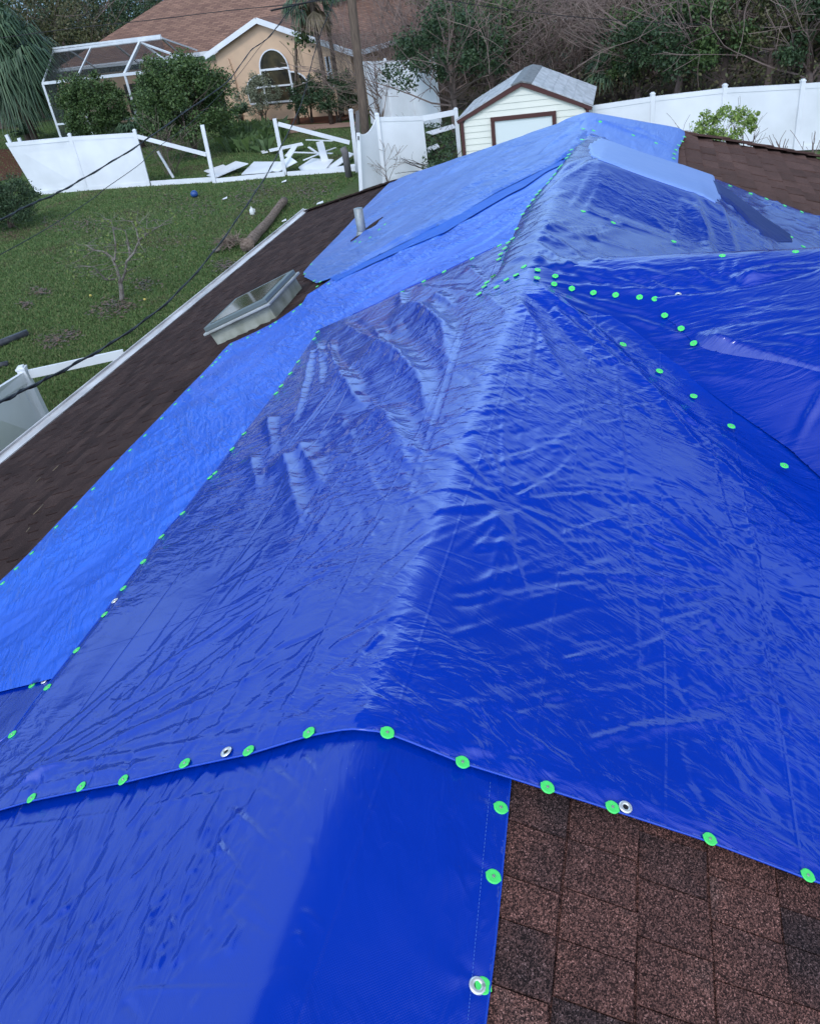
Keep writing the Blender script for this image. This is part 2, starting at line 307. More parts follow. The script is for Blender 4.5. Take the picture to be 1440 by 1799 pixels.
# ------------------------------------------------------------ ground
def ground_mat():
    m_ = bpy.data.materials.new('lawn_grass'); m_.use_nodes = True; n = m_.node_tree.nodes; l = m_.node_tree.links
    b = n['Principled BSDF']; b.inputs['Roughness'].default_value = .9; b.inputs['Specular IOR Level'].default_value = .15
    t = n.new('ShaderNodeTexCoord')
    def noise(s_, d_, w_=0):
        q = n.new('ShaderNodeTexNoise'); q.inputs['Scale'].default_value = s_; q.inputs['Detail'].default_value = d_; q.inputs['Distortion'].default_value = w_; l.new(t.outputs['Object'], q.inputs['Vector']); return q.outputs['Fac']
    def ramp(src, st):
        r = n.new('ShaderNodeValToRGB'); e_ = r.color_ramp.elements; e_[0].position, e_[0].color = st[0]; e_[1].position, e_[1].color = st[-1]
        for p_, c_ in st[1:-1]: z_ = e_.new(p_); z_.color = c_
        l.new(src, r.inputs[0]); return r.outputs[0]
    g1 = ramp(noise(9, 8, .5), [(.3, (.042, .076, .024, 1)), (.5, (.074, .124, .038, 1)), (.72, (.120, .165, .060, 1))])
    g2 = ramp(noise(40, 6), [(.3, (.55, .55, .55, 1)), (.7, (1.4, 1.4, 1.4, 1))])
    x = n.new('ShaderNodeMixRGB'); x.blend_type = 'MULTIPLY'; x.inputs[0].default_value = 1; l.new(g1, x.inputs[1]); l.new(g2, x.inputs[2])
    br = ramp(noise(.42, 9, .6), [(.50, (0, 0, 0, 1)), (.64, (1, 1, 1, 1))])
    dc = ramp(noise(14, 6), [(.3, (.06, .04, .028, 1)), (.7, (.15, .11, .075, 1))])
    k = n.new('ShaderNodeMath'); k.operation = 'MULTIPLY'; l.new(br, k.inputs[0]); k.inputs[1].default_value = .7
    y = n.new('ShaderNodeMixRGB'); l.new(k.outputs[0], y.inputs[0]); l.new(x.outputs[0], y.inputs[1]); l.new(dc, y.inputs[2]); l.new(y.outputs[0], b.inputs['Base Color'])
    bp = n.new('ShaderNodeBump'); bp.inputs['Strength'].default_value = .8; bp.inputs['Distance'].default_value = .05; l.new(noise(30, 8), bp.inputs['Height']); l.new(bp.outputs[0], b.inputs['Normal'])
    return m_
M['grass'] = ground_mat()
g = MB(); g.add([(-400, -200, 0), (400, -200, 0), (400, 700, 0), (-400, 700, 0)], [(0, 1, 2, 3)])
tag(g.build('ground', M['grass']), 'green lawn with brown patches and leaf litter', 'lawn', kind='structure')
M['litter'] = mat('leaf_litter', (.055, .042, .034), .95, .1, var=(.11, .085, .065), vscale=4, bump=.8, bscale=8)
g = MB(); P = [G(700, 200), G(800, 190), (9., 30.2, 0), (60, 24, 0), (160, 60, 0), (160, 260, 0), (30, 260, 0), G(745, 62), G(690, 120)]
g.add([(p[0], p[1], .01) for p in P], [tuple(range(len(P)))])
tag(g.build('woodland_floor', M['litter']), 'brown leaf litter under the thicket behind the fence', 'ground', kind='structure')
g = MB(); P = [G(820, 62), G(900, 50), G(1000, 36), G(1010, 28), G(930, 22), G(880, 33), G(820, 47)]
g.add([(p[0], p[1], .018) for p in P], [tuple(range(len(P)))])
tag(g.build('driveway', M['concrete']), 'pale concrete driveway seen through a gap in the trees', 'driveway', kind='structure')
g = MB(); P = [G(465, 222), G(560, 218), G(626, 214), G(622, 222), G(560, 227), G(500, 236)]
g.add([(p[0], p[1], .02) for p in P], [tuple(range(len(P)))])
tag(g.build('path', mat('tan_path', (.34, .22, .17), .9, .2, var=(.28, .18, .14), vscale=2)), 'tan garden path beside the mulch bed', 'path', kind='structure')
g = MB(); P = [G(430, 208), G(520, 200), G(560, 192), G(632, 188), G(634, 206), G(585, 216), G(520, 218), G(460, 226)]
g.add([(p[0], p[1], .015) for p in P], [tuple(range(len(P)))])
tag(g.build('mulch_bed', M['mulch']), 'red mulch bed below the arched window', 'mulch bed', kind='structure')
g = MB(); P = [G(0, 262), G(24, 262), G(40, 300), G(36, 312), G(0, 318), G(-40, 300)]
g.add([(p[0], p[1], .02) for p in P], [tuple(range(len(P)))])
tag(g.build('mulch_patch', M['mulch']), 'patch of red mulch at the left end of the leaning fence', 'mulch bed', kind='structure')
# grass blades on the lawn
nb = 130000
py_ = rs.uniform(225, 860, nb*2); px_ = rs.uniform(-20, 690, nb*2)
pts = []
for a, b_ in zip(px_, py_):
    if 820-.833*a < b_-14 or len(pts) >= nb: continue
    pts.append(G(a, b_))
pts = np.array(pts); k = len(pts); an = rs.uniform(0, 6.28, k); hgt = rs.uniform(.02, .075, k); wd = .006+.0004*pts[:, 1]
dx = np.stack([np.cos(an), np.sin(an), 0*an], 1)*wd[:, None]; tip = pts + np.stack([rs.normal(0, .03, k), rs.normal(0, .03, k), hgt], 1)
V = np.stack([pts-dx, pts+dx, tip], 1).reshape(-1, 3); F = np.arange(3*k).reshape(-1, 3)
M['blade'] = mat('grass_blades', (.048, .088, .028), .8, .2, island=[(.068, .122, .038), (.094, .152, .050), (.13, .18, .065), (.17, .16, .08)])
tag(npmesh('grass', V, F, M['blade']), 'short green grass growing over the lawn', 'grass', kind='stuff')

# ragged patches of dead leaves and twigs in the grass
LP = []
for lx, ly, lr, ln_ in [(150, 395, 34, 220), (95, 396, 24, 160), (70, 515, 16, 110), (45, 537, 12, 70), (213, 538, 22, 200), (185, 548, 26, 120), (95, 600, 26, 160), (125, 588, 16, 80), (352, 366, 30, 160), (425, 352, 34, 260), (455, 332, 34, 240), (20, 412, 26, 200), (250, 500, 24, 120), (395, 470, 20, 160), (540, 345, 30, 160), (300, 352, 40, 160), (560, 330, 30, 140), (150, 470, 60, 120), (300, 420, 60, 120)]:
    for _ in range(ln_):
        q_ = G(lx+rs.normal(0, lr*.6), ly+rs.normal(0, lr*.28)); LP.append((q_[0], q_[1], rs.uniform(.02, .07)))
LP = np.array(LP); k = len(LP); an = rs.uniform(0, 6.28, k); sz = rs.uniform(.03, .075, k); ax = np.stack([np.cos(an), np.sin(an), rs.uniform(-.3, .3, k)], 1)*sz[:, None]; bx = np.stack([-np.sin(an), np.cos(an), rs.uniform(-.3, .3, k)], 1)*sz[:, None]*.4
V = np.stack([LP-ax, LP+bx, LP+ax, LP-bx], 1).reshape(-1, 3); F = np.arange(4*k).reshape(-1, 4)
tag(npmesh('dead_leaf_litter', V, F, M['leaf_brown']), 'scattered patches of dead brown leaves on the lawn', 'leaf litter', kind='stuff')

# ------------------------------------------------------------ the house under the tarps
ZR = EYE-1.36; PITCH = 5/12; EA = 6.05
o0 = G(640, 1280, ZR); AZ = math.radians(18.77)
Rv = np.array([math.sin(AZ), math.cos(AZ), 0]); Qv = np.array([math.cos(AZ), -math.sin(AZ), 0]); O2 = np.array([o0[0], o0[1], 0])
US, UPK = 2.99, 7.16
def Zr(u, v):                                # sharp roof surface
    a = np.abs(v); b = np.abs(u-US) + np.maximum(0, -v)*3
    z = ZR - PITCH*np.minimum(a, b)
    return np.minimum(z, ZR - .382*(u-UPK) - .0793*v)
def Zs(u, v, k=.05):                         # softened, as cloth bridges ridges and valleys
    a = np.sqrt(v*v+.0012)-.018; b = np.sqrt((u-US)**2+.006)-.05 + np.maximum(0, -v)*3
    mn = -k*np.log(np.exp(-np.clip(a, -1, 9)/k)+np.exp(-np.clip(b, -1, 9)/k)+1e-300)
    z = ZR - PITCH*mn; h = ZR - .382*(u-UPK) - .0793*v + .01
    return h - .5*((h-z)+np.sqrt((h-z)**2+.0008))
def hit(px, py, off=0.):                     # sight line onto the roof, in roof coordinates (u along the ridge, v to the right)
    v = ray(px, py); v = v/np.linalg.norm(v); t = np.linspace(.8, 40, 6000)
    P_ = ORG[None]+t[:, None]*v[None]; q = P_-O2; u_ = q@Rv; v_ = q@Qv
    s = P_[:, 2]-Zr(u_, v_)-off; i = np.where(s < 0)[0]
    if len(i) == 0:
        i = int(np.argmin(s)); return float(u_[i]), float(v_[i])
    i = i[0]
    if i == 0: return float(u_[0]), float(v_[0])
    f_ = s[i-1]/(s[i-1]-s[i]); return float(u_[i-1]+f_*(u_[i]-u_[i-1])), float(v_[i-1]+f_*(v_[i]-v_[i-1]))
def loc(u, v, z): return (v, u, z)
def wld(u, v, z): return O2 + u*Rv + v*Qv + np.array([0, 0, z])
house = empty('house', O2, -AZ, label='single-storey brown shingled house partly covered by blue tarps', cat='house')
# roof shell
cL = (15., -EA); cR = (12.5, EA); zE = ZR-PITCH*EA-.02
rb = MB()
SHD = .07
S0, P1, B0 = loc(US, 0, ZR-SHD), loc(UPK, 0, ZR-SHD), loc(-7, 0, ZR-SHD)
rb.add([B0, P1, loc(cL[0], cL[1], zE), loc(-7, -EA, zE)], [(0, 1, 2, 3)])
rb.add([P1, loc(cR[0], cR[1], zE), loc(cL[0], cL[1], zE)], [(0, 1, 2)])
rb.add([B0, loc(-7, EA, zE), loc(US-EA, EA, zE), S0], [(0, 1, 2, 3)])
rb.add([S0, loc(US+EA, EA, zE), loc(cR[0], cR[1], zE), P1], [(0, 1, 2, 3)])
rb.add([S0, loc(US-EA, EA, zE), loc(US-EA, 9, zE), loc(US, 9, ZR-SHD)], [(0, 1, 2, 3)])
rb.add([S0, loc(US, 9, ZR-SHD), loc(US+EA, 9, zE), loc(US+EA, EA, zE)], [(0, 1, 2, 3)])
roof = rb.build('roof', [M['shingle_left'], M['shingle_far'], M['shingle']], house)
# real shingle tabs, course by course
def tabs(mb, side, u0, u1, v0, v1, wmin, wmax, th, mi, jit=.0, gap=.0012, gr=.0045):
    EXP = .143; k0 = int(v0/EXP); k1 = int(v1/EXP)
    for k_ in range(k0, k1+1):
        va = k_*EXP + .01; vb = va+EXP-gr; u = u0 - rnd.uniform(0, wmax)
        while u < u1:
            w_ = rnd.uniform(wmin, wmax); a, b_ = u+gap, u+w_-gap; u += w_
            vm = side*(va+vb)/2; um = (a+b_)/2
            if Zr(um, vm) < ZR-PITCH*abs(vm)-1e-6 or Zr(um, vm) > ZR-PITCH*abs(vm)+1e-6: continue
            t_ = th*rnd.uniform(.7, 1.35); j1, j2 = rnd.uniform(-jit, jit), rnd.uniform(-jit, jit)
            za, zb = ZR-PITCH*va, ZR-PITCH*vb
            q = [loc(a, side*va, za-.006), loc(b_, side*va, za-.006), loc(b_, side*(vb+j1), zb-.006), loc(a, side*(vb+j2), zb-.006),
                 loc(a, side*va, za+.000), loc(b_, side*va, za+.000), loc(b_, side*(vb+j1), zb+t_), loc(a, side*(vb+j2), zb+t_)]
            if side < 0: q = [q[i] for i in (3, 2, 1, 0, 7, 6, 5, 4)]
            mb.hexa(q, mi)
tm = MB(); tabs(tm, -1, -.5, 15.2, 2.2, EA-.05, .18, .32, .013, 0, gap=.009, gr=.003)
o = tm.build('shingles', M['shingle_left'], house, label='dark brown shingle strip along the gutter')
ul = MB(); ul.hexa([loc(-1.8, .2, ZR-PITCH*.2-.05), loc(1.2, .2, ZR-PITCH*.2-.05), loc(1.2, 2.6, ZR-PITCH*2.6-.05), loc(-1.8, 2.6, ZR-PITCH*2.6-.05), loc(-1.8, .2, ZR-PITCH*.2-.004), loc(1.2, .2, ZR-PITCH*.2-.004), loc(1.2, 2.6, ZR-PITCH*2.6-.004), loc(-1.8, 2.6, ZR-PITCH*2.6-.004)]); ul.build('underlay', M['shingle'], house)
tm = MB(); tabs(tm, 1, -1.6, .5, .15, 2.2, .080, .135, .0095, 0, jit=.005, gap=.0018)
tm.build('shingles', M['shingle'], house, label='red-brown mottled shingles at the bottom right corner')
tm = MB(); tabs(tm, 1, 5.5, 12.6, .3, EA-.05, .24, .34, .020, 0, gap=.011, gr=.006)
tm.build('shingles', M['shingle_far'], house, label='plain brown shingles beyond the far tarp')
# right hip cap of overlapping shingles
hc = MB()
nn = 26
for i in range(nn):
    t0, t1 = i/nn, (i+1)/nn+.012
    for s_ in (0,):
        if t0 < .14: continue
        A_ = np.array(loc(UPK+(cR[0]-UPK)*t0, EA*t0, ZR-PITCH*EA*t0)); B_ = np.array(loc(UPK+(cR[0]-UPK)*t1, EA*t1, ZR-PITCH*EA*t1))
        hc.beam(A_+[0, 0, .012], B_+[0, 0, .022+.006*rnd.random()], .26, .02)
hc.build('hip_cap', M['shingle_far'], house)
hc = MB()
for i in range(34):
    t0, t1 = i/34, (i+1)/34+.01
    A_ = np.array(loc(UPK+(cL[0]-UPK)*t0, -EA*t0, ZR-PITCH*EA*t0)); B_ = np.array(loc(UPK+(cL[0]-UPK)*t1, -EA*t1, ZR-PITCH*EA*t1))
    if t0 > .45: hc.beam(A_+[0, 0, .008], B_+[0, 0, .016], .24, .02)
hc.build('hip_cap', M['shingle_left'], house)
# walls, gutter and fascia
wb = MB(); WI = EA-.5
wb.box(-WI, WI, -6.6, 11.6, 0, zE+.02); wb.box(WI+.003, 8.6, US-5.3, US+5.3, 0, zE+.02)
wb.build('wall', M['stucco2'], house)
gt = MB()
gt.beam(loc(-7, -EA-.07, zE+.025), loc(15.05, -EA-.07, zE+.025), .13, .02)
gt.beam(loc(-7, -EA-.135, zE-.01), loc(15.05, -EA-.135, zE-.01), .015, .14)
gt.beam(loc(-7, -EA-.012, zE-.06), loc(15.05, -EA-.012, zE-.06), .02, .17)
gt.build('gutter', [M['white_dirty']], house)
sf = MB(); sf.box(-EA+.0, -WI, -6.8, 14.6, zE-.10, zE-.08); sf.build('soffit', M['white'], house)
gt = MB(); gt.beam(loc(15.05, -EA-.14, zE-.04), loc(cR[0]+.05, cR[1], zE-.04), .03, .16); gt.build('fascia', M['white_dirty'], house)
dg = MB()
for i in range(9):
    u = rnd.uniform(2.2, 3.8); v = -rnd.uniform(3.2, 5.2); a = rnd.uniform(-.6, .6)+.6; ln = rnd.uniform(.08, .34); z = ZR-PITCH*abs(v)+.012
    p0 = (v, u, z); p2 = (v-math.sin(a)*ln*.2, u+math.cos(a)*ln, ZR-PITCH*abs(v-math.sin(a)*ln*.2)+.014); pm = ((p0[0]+p2[0])/2+.03, (p0[1]+p2[1])/2, z+.02)
    dg.tube([p0, pm, p2], .002, 4)
o = dg.build('straw', M['palm_dry'], house); o['kind'] = 'stuff'

# skylight -- corners read off the roof plane
def SK(px, py, z): u, v = hit(px, py, z); return np.array(loc(u, v, float(Zr(np.float64(u), np.float64(v)))+z))
# solve the footprint: near-lower, near-upper, far-upper corners
n1, n2, f2 = hit(383, 607), hit(486, 560), hit(532, 508)
f1 = (n1[0]+f2[0]-n2[0], n1[1]+f2[1]-n2[1])
ring = [n1, n2, f2, f1]
rn = np.array([math.sin(math.atan(PITCH))*-1, 0, math.cos(math.atan(PITCH))])   # left slope normal, local axes
def skp(i, h, grow=0.):
    c = np.mean(ring, 0); p = np.array(ring[i]); d = p-c; p = c+d*(1+grow)
    return np.array(loc(p[0], p[1], ZR-PITCH*abs(p[1]))) + rn*h
sk_m = mat('curb_metal', (.42, .43, .38), .6, .3, var=(.22, .23, .18), vscale=5, bump=.2)
for h0, h1, g0, nm, mt in ((0, .135, 0, 'skylight_curb', sk_m), (.135, .158, .12, 'skylight_flange', mat('pale_flange', (.40, .42, .42), .5, .4, var=(.3, .31, .3), vscale=8)), (.16, .20, .05, 'skylight_frame', mat('grey_frame', (.13, .16, .165), .45, .4))):
    b = MB(); O_ = [skp(i, h0, g0) for i in range(4)] + [skp(i, h1, g0) for i in range(4)]
    b.hexa(O_); sk = b.build(nm, mt, house, bevel=.006)
b = MB(); b.hexa([skp(i, .197, -.12) for i in range(4)]+[skp(i, .203, -.12) for i in range(4)])
o = b.build('skylight_glass', M['glass'], None); o.parent = sk
# vent pipe with its boot
vu, vv = hit(637, 417); vz = ZR-PITCH*abs(vv)
b = MB(); b.tube([loc(vu, vv, vz-.02), loc(vu, vv, vz+.1), loc(vu, vv, vz+.30)], [.05, .048, .048], 14); vp = b.build('vent_pipe', M['galv'], house, smooth=True)
b = MB(); b.tube([loc(vu, vv, vz-.03), loc(vu, vv, vz+.07)], [.085, .05], 14); o = b.build('boot', M['galv'], house); 
pu, pv = vu+.35, vv+.12
b = MB(); b.slab([loc(vu-.12, vv-.1, ZR-PITCH*abs(vv-.1)+.045), loc(vu-.02, vv+.13, ZR-PITCH*abs(vv+.13)+.045), loc(vu+.36, vv+.14, ZR-PITCH*abs(vv+.14)+.045), loc(vu+.3, vv+.03, ZR-PITCH*abs(vv+.03)+.045)], .01)
b.build('exposed_patch', M['shingle_left'], house)
# ------------------------------------------------------------ tarps
def seg_fold(u, v, s):
    (u0, v0, u1, v1, w_, a_, bend, sd_) = s
    du, dv_ = u1-u0, v1-v0; Ln = math.hypot(du, dv_)+1e-9
    t = ((u-u0)*du+(v-v0)*dv_)/(Ln*Ln); d = ((u-u0)*dv_-(v-v0)*du)/Ln
    wb_ = .16 if w_ < .02 else .10
    d = d - bend*Ln*4*t*(1-t) - wb_*w_*np.sin(t*Ln/w_*.55+sd_) - .5*wb_*w_*np.sin(t*Ln/w_*1.7+2*sd_)
    tp = np.clip(t, 0, 1); tp = np.where((t < 0) | (t > 1), 0, np.minimum(1, 6*tp)*np.clip(1.25*(1-tp), 0, 1)**.7)
    ww = w_*(.55+.6*tp)
    return a_*tp*(np.exp(-np.sqrt((d/ww)**2+.03)+.17) - .35*np.exp(-((d-1.8*ww)/ww)**2))
class Tarp:
    def __init__(s, name, label, poly, off, step, mt, strokes=(), holes=(), extra=None, group=None, fade=.03, uvpoly=None, k=.05, offe=None, grad=False, pins=()):
        s.P = [hit(*p, off) for p in poly] if uvpoly is None else uvpoly
        s.off, s.ex, s.k, s.offe = off, extra, k, (off if offe is None else offe)
        s.S = []; s.pins = [hit(*p, off) for p in pins]
        for st in strokes:
            x0, y0, x1, y1, w_, a_ = st[:6]; be = st[6] if len(st) > 6 else 0
            p, q = hit(x0, y0, off), hit(x1, y1, off)
            s.S.append((p[0], p[1], q[0], q[1], w_, a_, be, rnd.uniform(0, 6)))
        P = []
        for i in range(len(s.P)):
            a, b = np.array(s.P[i]), np.array(s.P[(i+1) % len(s.P)]); n = max(1, int(np.linalg.norm(b-a)/(step*4)))
            P += [a+(b-a)*j/n for j in range(n)]
        P = np.array(P); s.B = P
        u0, v0 = P.min(0)-2*step; u1, v1 = P.max(0)+2*step
        # finer rows close to the viewer
        if isinstance(step, tuple): pass
        us = [u0]
        while us[-1] < u1: us.append(us[-1]+step*(1 if not grad else min(1.2, max(.62, .55+.2*us[-1]))))
        us = np.array(us); vs_ = np.arange(v0, v1, step*(.8 if grad else 1)); U, V = np.meshgrid(us, vs_, indexing='ij'); shp = U.shape
        U = U.ravel(); V = V.ravel(); ins = np.zeros(U.shape, bool); best = np.full(U.shape, 1e9); nu, nv = U.copy(), V.copy()
        Q = np.array(s.P)
        for i in range(len(Q)):
            (a0, a1), (b0, b1) = Q[i], Q[(i+1) % len(Q)]
            c = ((a1 > V) != (b1 > V)); xi = a0+(V-a1)*(b0-a0)/((b1-a1) if abs(b1-a1) > 1e-12 else 1e-12); ins ^= c & (U < xi)
            d0, d1 = b0-a0, b1-a1; t = np.clip(((U-a0)*d0+(V-a1)*d1)/(d0*d0+d1*d1+1e-12), 0, 1); qu, qv = a0+t*d0, a1+t*d1
            dd = np.hypot(U-qu, V-qv); m_ = dd < best; best[m_] = dd[m_]; nu[m_] = qu[m_]; nv[m_] = qv[m_]
        snap = (~ins & (best < step*1.05)) | (ins & (best < step*.25))
        keep = ins | snap; U[snap] = nu[snap]; V[snap] = nv[snap]
        idx = -np.ones(len(U), int); kk = np.where(keep)[0]; idx[kk] = np.arange(len(kk)); I = np.arange(len(U)).reshape(shp)
        q4 = np.stack([I[:-1, :-1], I[:-1, 1:], I[1:, 1:], I[1:, :-1]], -1).reshape(-1, 4)
        core = ins & ~snap
        ok = keep[q4].all(1) & (core[q4].any(1) | ins[q4].any(1)); F = idx[q4[ok]][:, ::-1]; F = F[:, ::-1]
        uu, v2 = U[kk], V[kk]; ed = np.where(snap[kk], 0, best[kk])
        z = s.z(uu, v2, np.clip(ed/fade, 0, 1))
        F = F[:, ::-1]
        s.o = npmesh(name, np.stack([v2, uu, z], 1), F, mt, smooth=True); s.o.location = tuple(O2); s.o.rotation_euler = (0, 0, -AZ)
        tag(s.o, label, 'tarp', group)
    def z(s, u, v, fd=1.):
        u = np.asarray(u, float); v = np.asarray(v, float); h = np.zeros(u.shape)
        for st in s.S:
            m_ = .12+6*st[4]+abs(st[6])*3; x0, x1 = min(st[0], st[2])-m_, max(st[0], st[2])+m_; y0, y1 = min(st[1], st[3])-m_, max(st[1], st[3])+m_
            i = (u > x0) & (u < x1) & (v > y0) & (v < y1)
            if i.any(): h[i] += seg_fold(u[i], v[i], st)
        e_ = s.ex(u, v) if s.ex else 0
        for (pu_, pv_) in s.pins:
            i = (np.abs(u-pu_) < .16) & (np.abs(v-pv_) < .16)
            if i.any():
                d = np.hypot(u[i]-pu_, v[i]-pv_); a = np.arctan2(v[i]-pv_, u[i]-pu_); h[i] += -.004*np.exp(-(d/.02)**2) + .0022*np.exp(-d/.05)*(1-np.exp(-(d/.02)**2))*np.cos(5*a+pu_*40)
        tot = h+.012*smooth_noise(u, v, 2.1)+.004*smooth_noise(u, v, 7.)
        tot = .5*(tot-.007+np.sqrt((tot+.007)**2+.00003))
        return Zs(u, v, s.k) + s.offe + (s.off-s.offe)*np.clip(fd, 0, 1) + (tot+e_)*(.15+.85*fd) #.012*smooth_noise(u, v, 2.1)+.004*smooth_noise(u, v, 7.))*(.15+.85*fd)
    def normal(s, u, v):
        e_ = .02; a, b, c, d = s.z(np.array([u+e_, u-e_, u, u]), np.array([v, v, v+e_, v-e_]))
        return Vector((-(c-d)/(2*e_), -(a-b)/(2*e_), 1)).normalized()
    def put(s, proto, px, py, scale=1., up=.0018):
        u, v = hit(px, py, s.off)
        for _ in range(3):
            zz = float(s.z(np.array([u]), np.array([v]))[0]); dz = zz-float(Zr(np.float64(u), np.float64(v))); u, v = hit(px, py, dz)
        zz = float(s.z(np.array([u]), np.array([v]))[0]); n = s.normal(u, v)
        c = proto.copy(); C.objects.link(c); c.parent = s.o; c.location = (v+n.x*up, u+n.y*up, zz+n.z*up)
        c.rotation_mode = 'QUATERNION'; c.rotation_quaternion = n.to_track_quat('Z', 'Y') @ Vector((0, 0, 1)).rotation_difference(Vector((0, 0, 1)))
        c.scale = (scale,)*3
        for ch in proto.children:
            k_ = ch.copy(); C.objects.link(k_); k_.parent = c
        return c
    def hem(s, px, r=.0035, mt=None):
        P = [hit(*p, s.off) for p in px]; pts = []
        for i in range(len(P)-1):
            a, b = np.array(P[i]), np.array(P[i+1]); n = max(2, int(np.linalg.norm(b-a)/.04))
            pts += [a+(b-a)*j/n for j in range(n)]
        pts.append(np.array(P[-1])); pts = np.array(pts); z = s.z(pts[:, 0], pts[:, 1], 0.)
        b = MB(); b.tube([(p[1], p[0], zz-.001) for p, zz in zip(pts, z)], r, 6); return b.build('hem', mt or M['hem'], s.o, smooth=True)
_ph = [(rs.normal(0, 1, 2), rs.uniform(0, 6.28)) for _ in range(9)]
def smooth_noise(u, v, f_):
    r = 0
    for (k_, p_) in _ph: r = r + np.sin(f_*(k_[0]*u+k_[1]*v)*1.3+p_*f_)
    return r/9
def fam(n, x0, x1, y0, y1, ang, jit, l0, l1, w0, w1, a0, a1, keep=None):
    r = []
    while len(r) < n:
        x, y = rnd.uniform(x0, x1), rnd.uniform(y0, y1)
        if keep and not keep(x, y): continue
        a = math.radians(ang+rnd.uniform(-jit, jit)); l_ = rnd.uniform(l0, l1); sg = 1 if rnd.random() < .72 else -1
        r.append((x, y, x+math.cos(a)*l_, y-math.sin(a)*l_, rnd.uniform(w0, w1), sg*rnd.uniform(a0, a1), rnd.uniform(-.05, .05)))
    return r
def star(cx_, cy_, n, l0, l1, w0, w1, a0, a1, s0=0, s1=360, gap=12, sq=1.):
    r = []
    for i in range(n):
        a = math.radians(s0+(s1-s0)*(i+rnd.uniform(-.3, .3))/n); l_ = rnd.uniform(l0, l1)
        r.append((cx_+math.cos(a)*gap, cy_-math.sin(a)*gap*sq, cx_+math.cos(a)*l_, cy_-math.sin(a)*l_*sq, rnd.uniform(w0, w1), rnd.uniform(a0, a1), rnd.uniform(-.06, .06)))
    return r
def ridgex(y): return 640-.363*(y-1280)
# prototypes: plastic cap with its nail head, metal eyelet
def cap_proto():
    b = MB(); n = 24; R0_ = .0152
    prof = [(1.0, -.001), (1.0, .0008), (.93, .0016), (.80, .0019), (.52, .0008), (.34, .0012), (.20, .0004)]
    for rr_, zz_ in prof: b.v += [(R0_*rr_*(1+(.12 if (j in (5, 17) and rr_ > .9) else 0))*math.cos(2*math.pi*j/n), R0_*rr_*(1+(.12 if (j in (5, 17) and rr_ > .9) else 0))*math.sin(2*math.pi*j/n), zz_) for j in range(n)]
    for k_ in range(len(prof)-1): b.f += [(k_*n+j, k_*n+(j+1) % n, (k_+1)*n+(j+1) % n, (k_+1)*n+j) for j in range(n)]
    b.f.append(tuple((len(prof)-1)*n+j for j in range(n))); b.mi = [0]*len(b.f)
    o = b.build('cap_nail', M['green_cap'], smooth=True); h = MB(); h.tube([(0, 0, .001), (0, 0, .0030)], [.0036, .003], 10); h.build('nail_head', M['steel'], o)
    return o
def eye_proto():
    b = MB(); n = 22; k_ = 7; vs_ = []; fs = []
    for i in range(n):
        a = 2*math.pi*i/n
        for j in range(k_):
            t = math.pi*j/(k_-1); rr = .0105+.0045*math.cos(t); vs_.append((rr*math.cos(a), rr*math.sin(a), .003*math.sin(t)))
    for i in range(n):
        for j in range(k_-1): fs.append((i*k_+j, i*k_+j+1, ((i+1) % n)*k_+j+1, ((i+1) % n)*k_+j)[::-1])
    b.add(vs_, fs); o = b.build('grommet', M['brass'], smooth=True); h = MB(); h.tube([(0, 0, -.001), (0, 0, .0006)], .007, 14); h.build('eyelet_hole', M['black'], o); return o
CAP, EYEL = cap_proto(), eye_proto()

TA = tarp_mat('tarp_blue', (.0002, .028, .35), (.0003, .033, .40), rough=.11, spec=.85, bump=.48, stretch=(.8, 1.9, 1), rot=.35, weave=.6, crinkle=.8, packing=.42)
TB = tarp_mat('tarp_blue_woven', (.0002, .026, .34), (.0003, .031, .38), rough=.12, spec=.8, bump=.42, stretch=(1.9, .7, 1), rot=-.25, weave=1.6, crinkle=.6, packing=.42)
TC = tarp_mat('tarp_light_blue', (.006, .098, .68), (.010, .128, .78), rough=.30, spec=.6, bump=1.5, stretch=(.45, 2.6, 1), rot=1.0)
TD = tarp_mat('tarp_faded_blue', (.04, .125, .50), (.055, .14, .54), rough=.34, spec=.6, bump=1.3, stretch=(.35, 2.6, 1), rot=.9)
TE = tarp_mat('tarp_deep_blue', (.0002, .024, .30), (.0003, .028, .35), rough=.13, spec=.85, bump=.35, stretch=(.5, 2.4, 1), rot=-.2)
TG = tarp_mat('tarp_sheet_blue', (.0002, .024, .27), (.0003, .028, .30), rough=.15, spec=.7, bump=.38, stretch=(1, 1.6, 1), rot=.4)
TH_ = tarp_mat('tarp_thin_blue', (.07, .17, .60), (.09, .19, .62), rough=.4, spec=.7, bump=.6, stretch=(3, .5, 1), rot=.1)
TJ = tarp_mat('tarp_grey_blue', (.012, .030, .15), (.018, .038, .18), rough=.6, spec=.25, bump=.4, stretch=(.6, 5, 1), rot=.5)

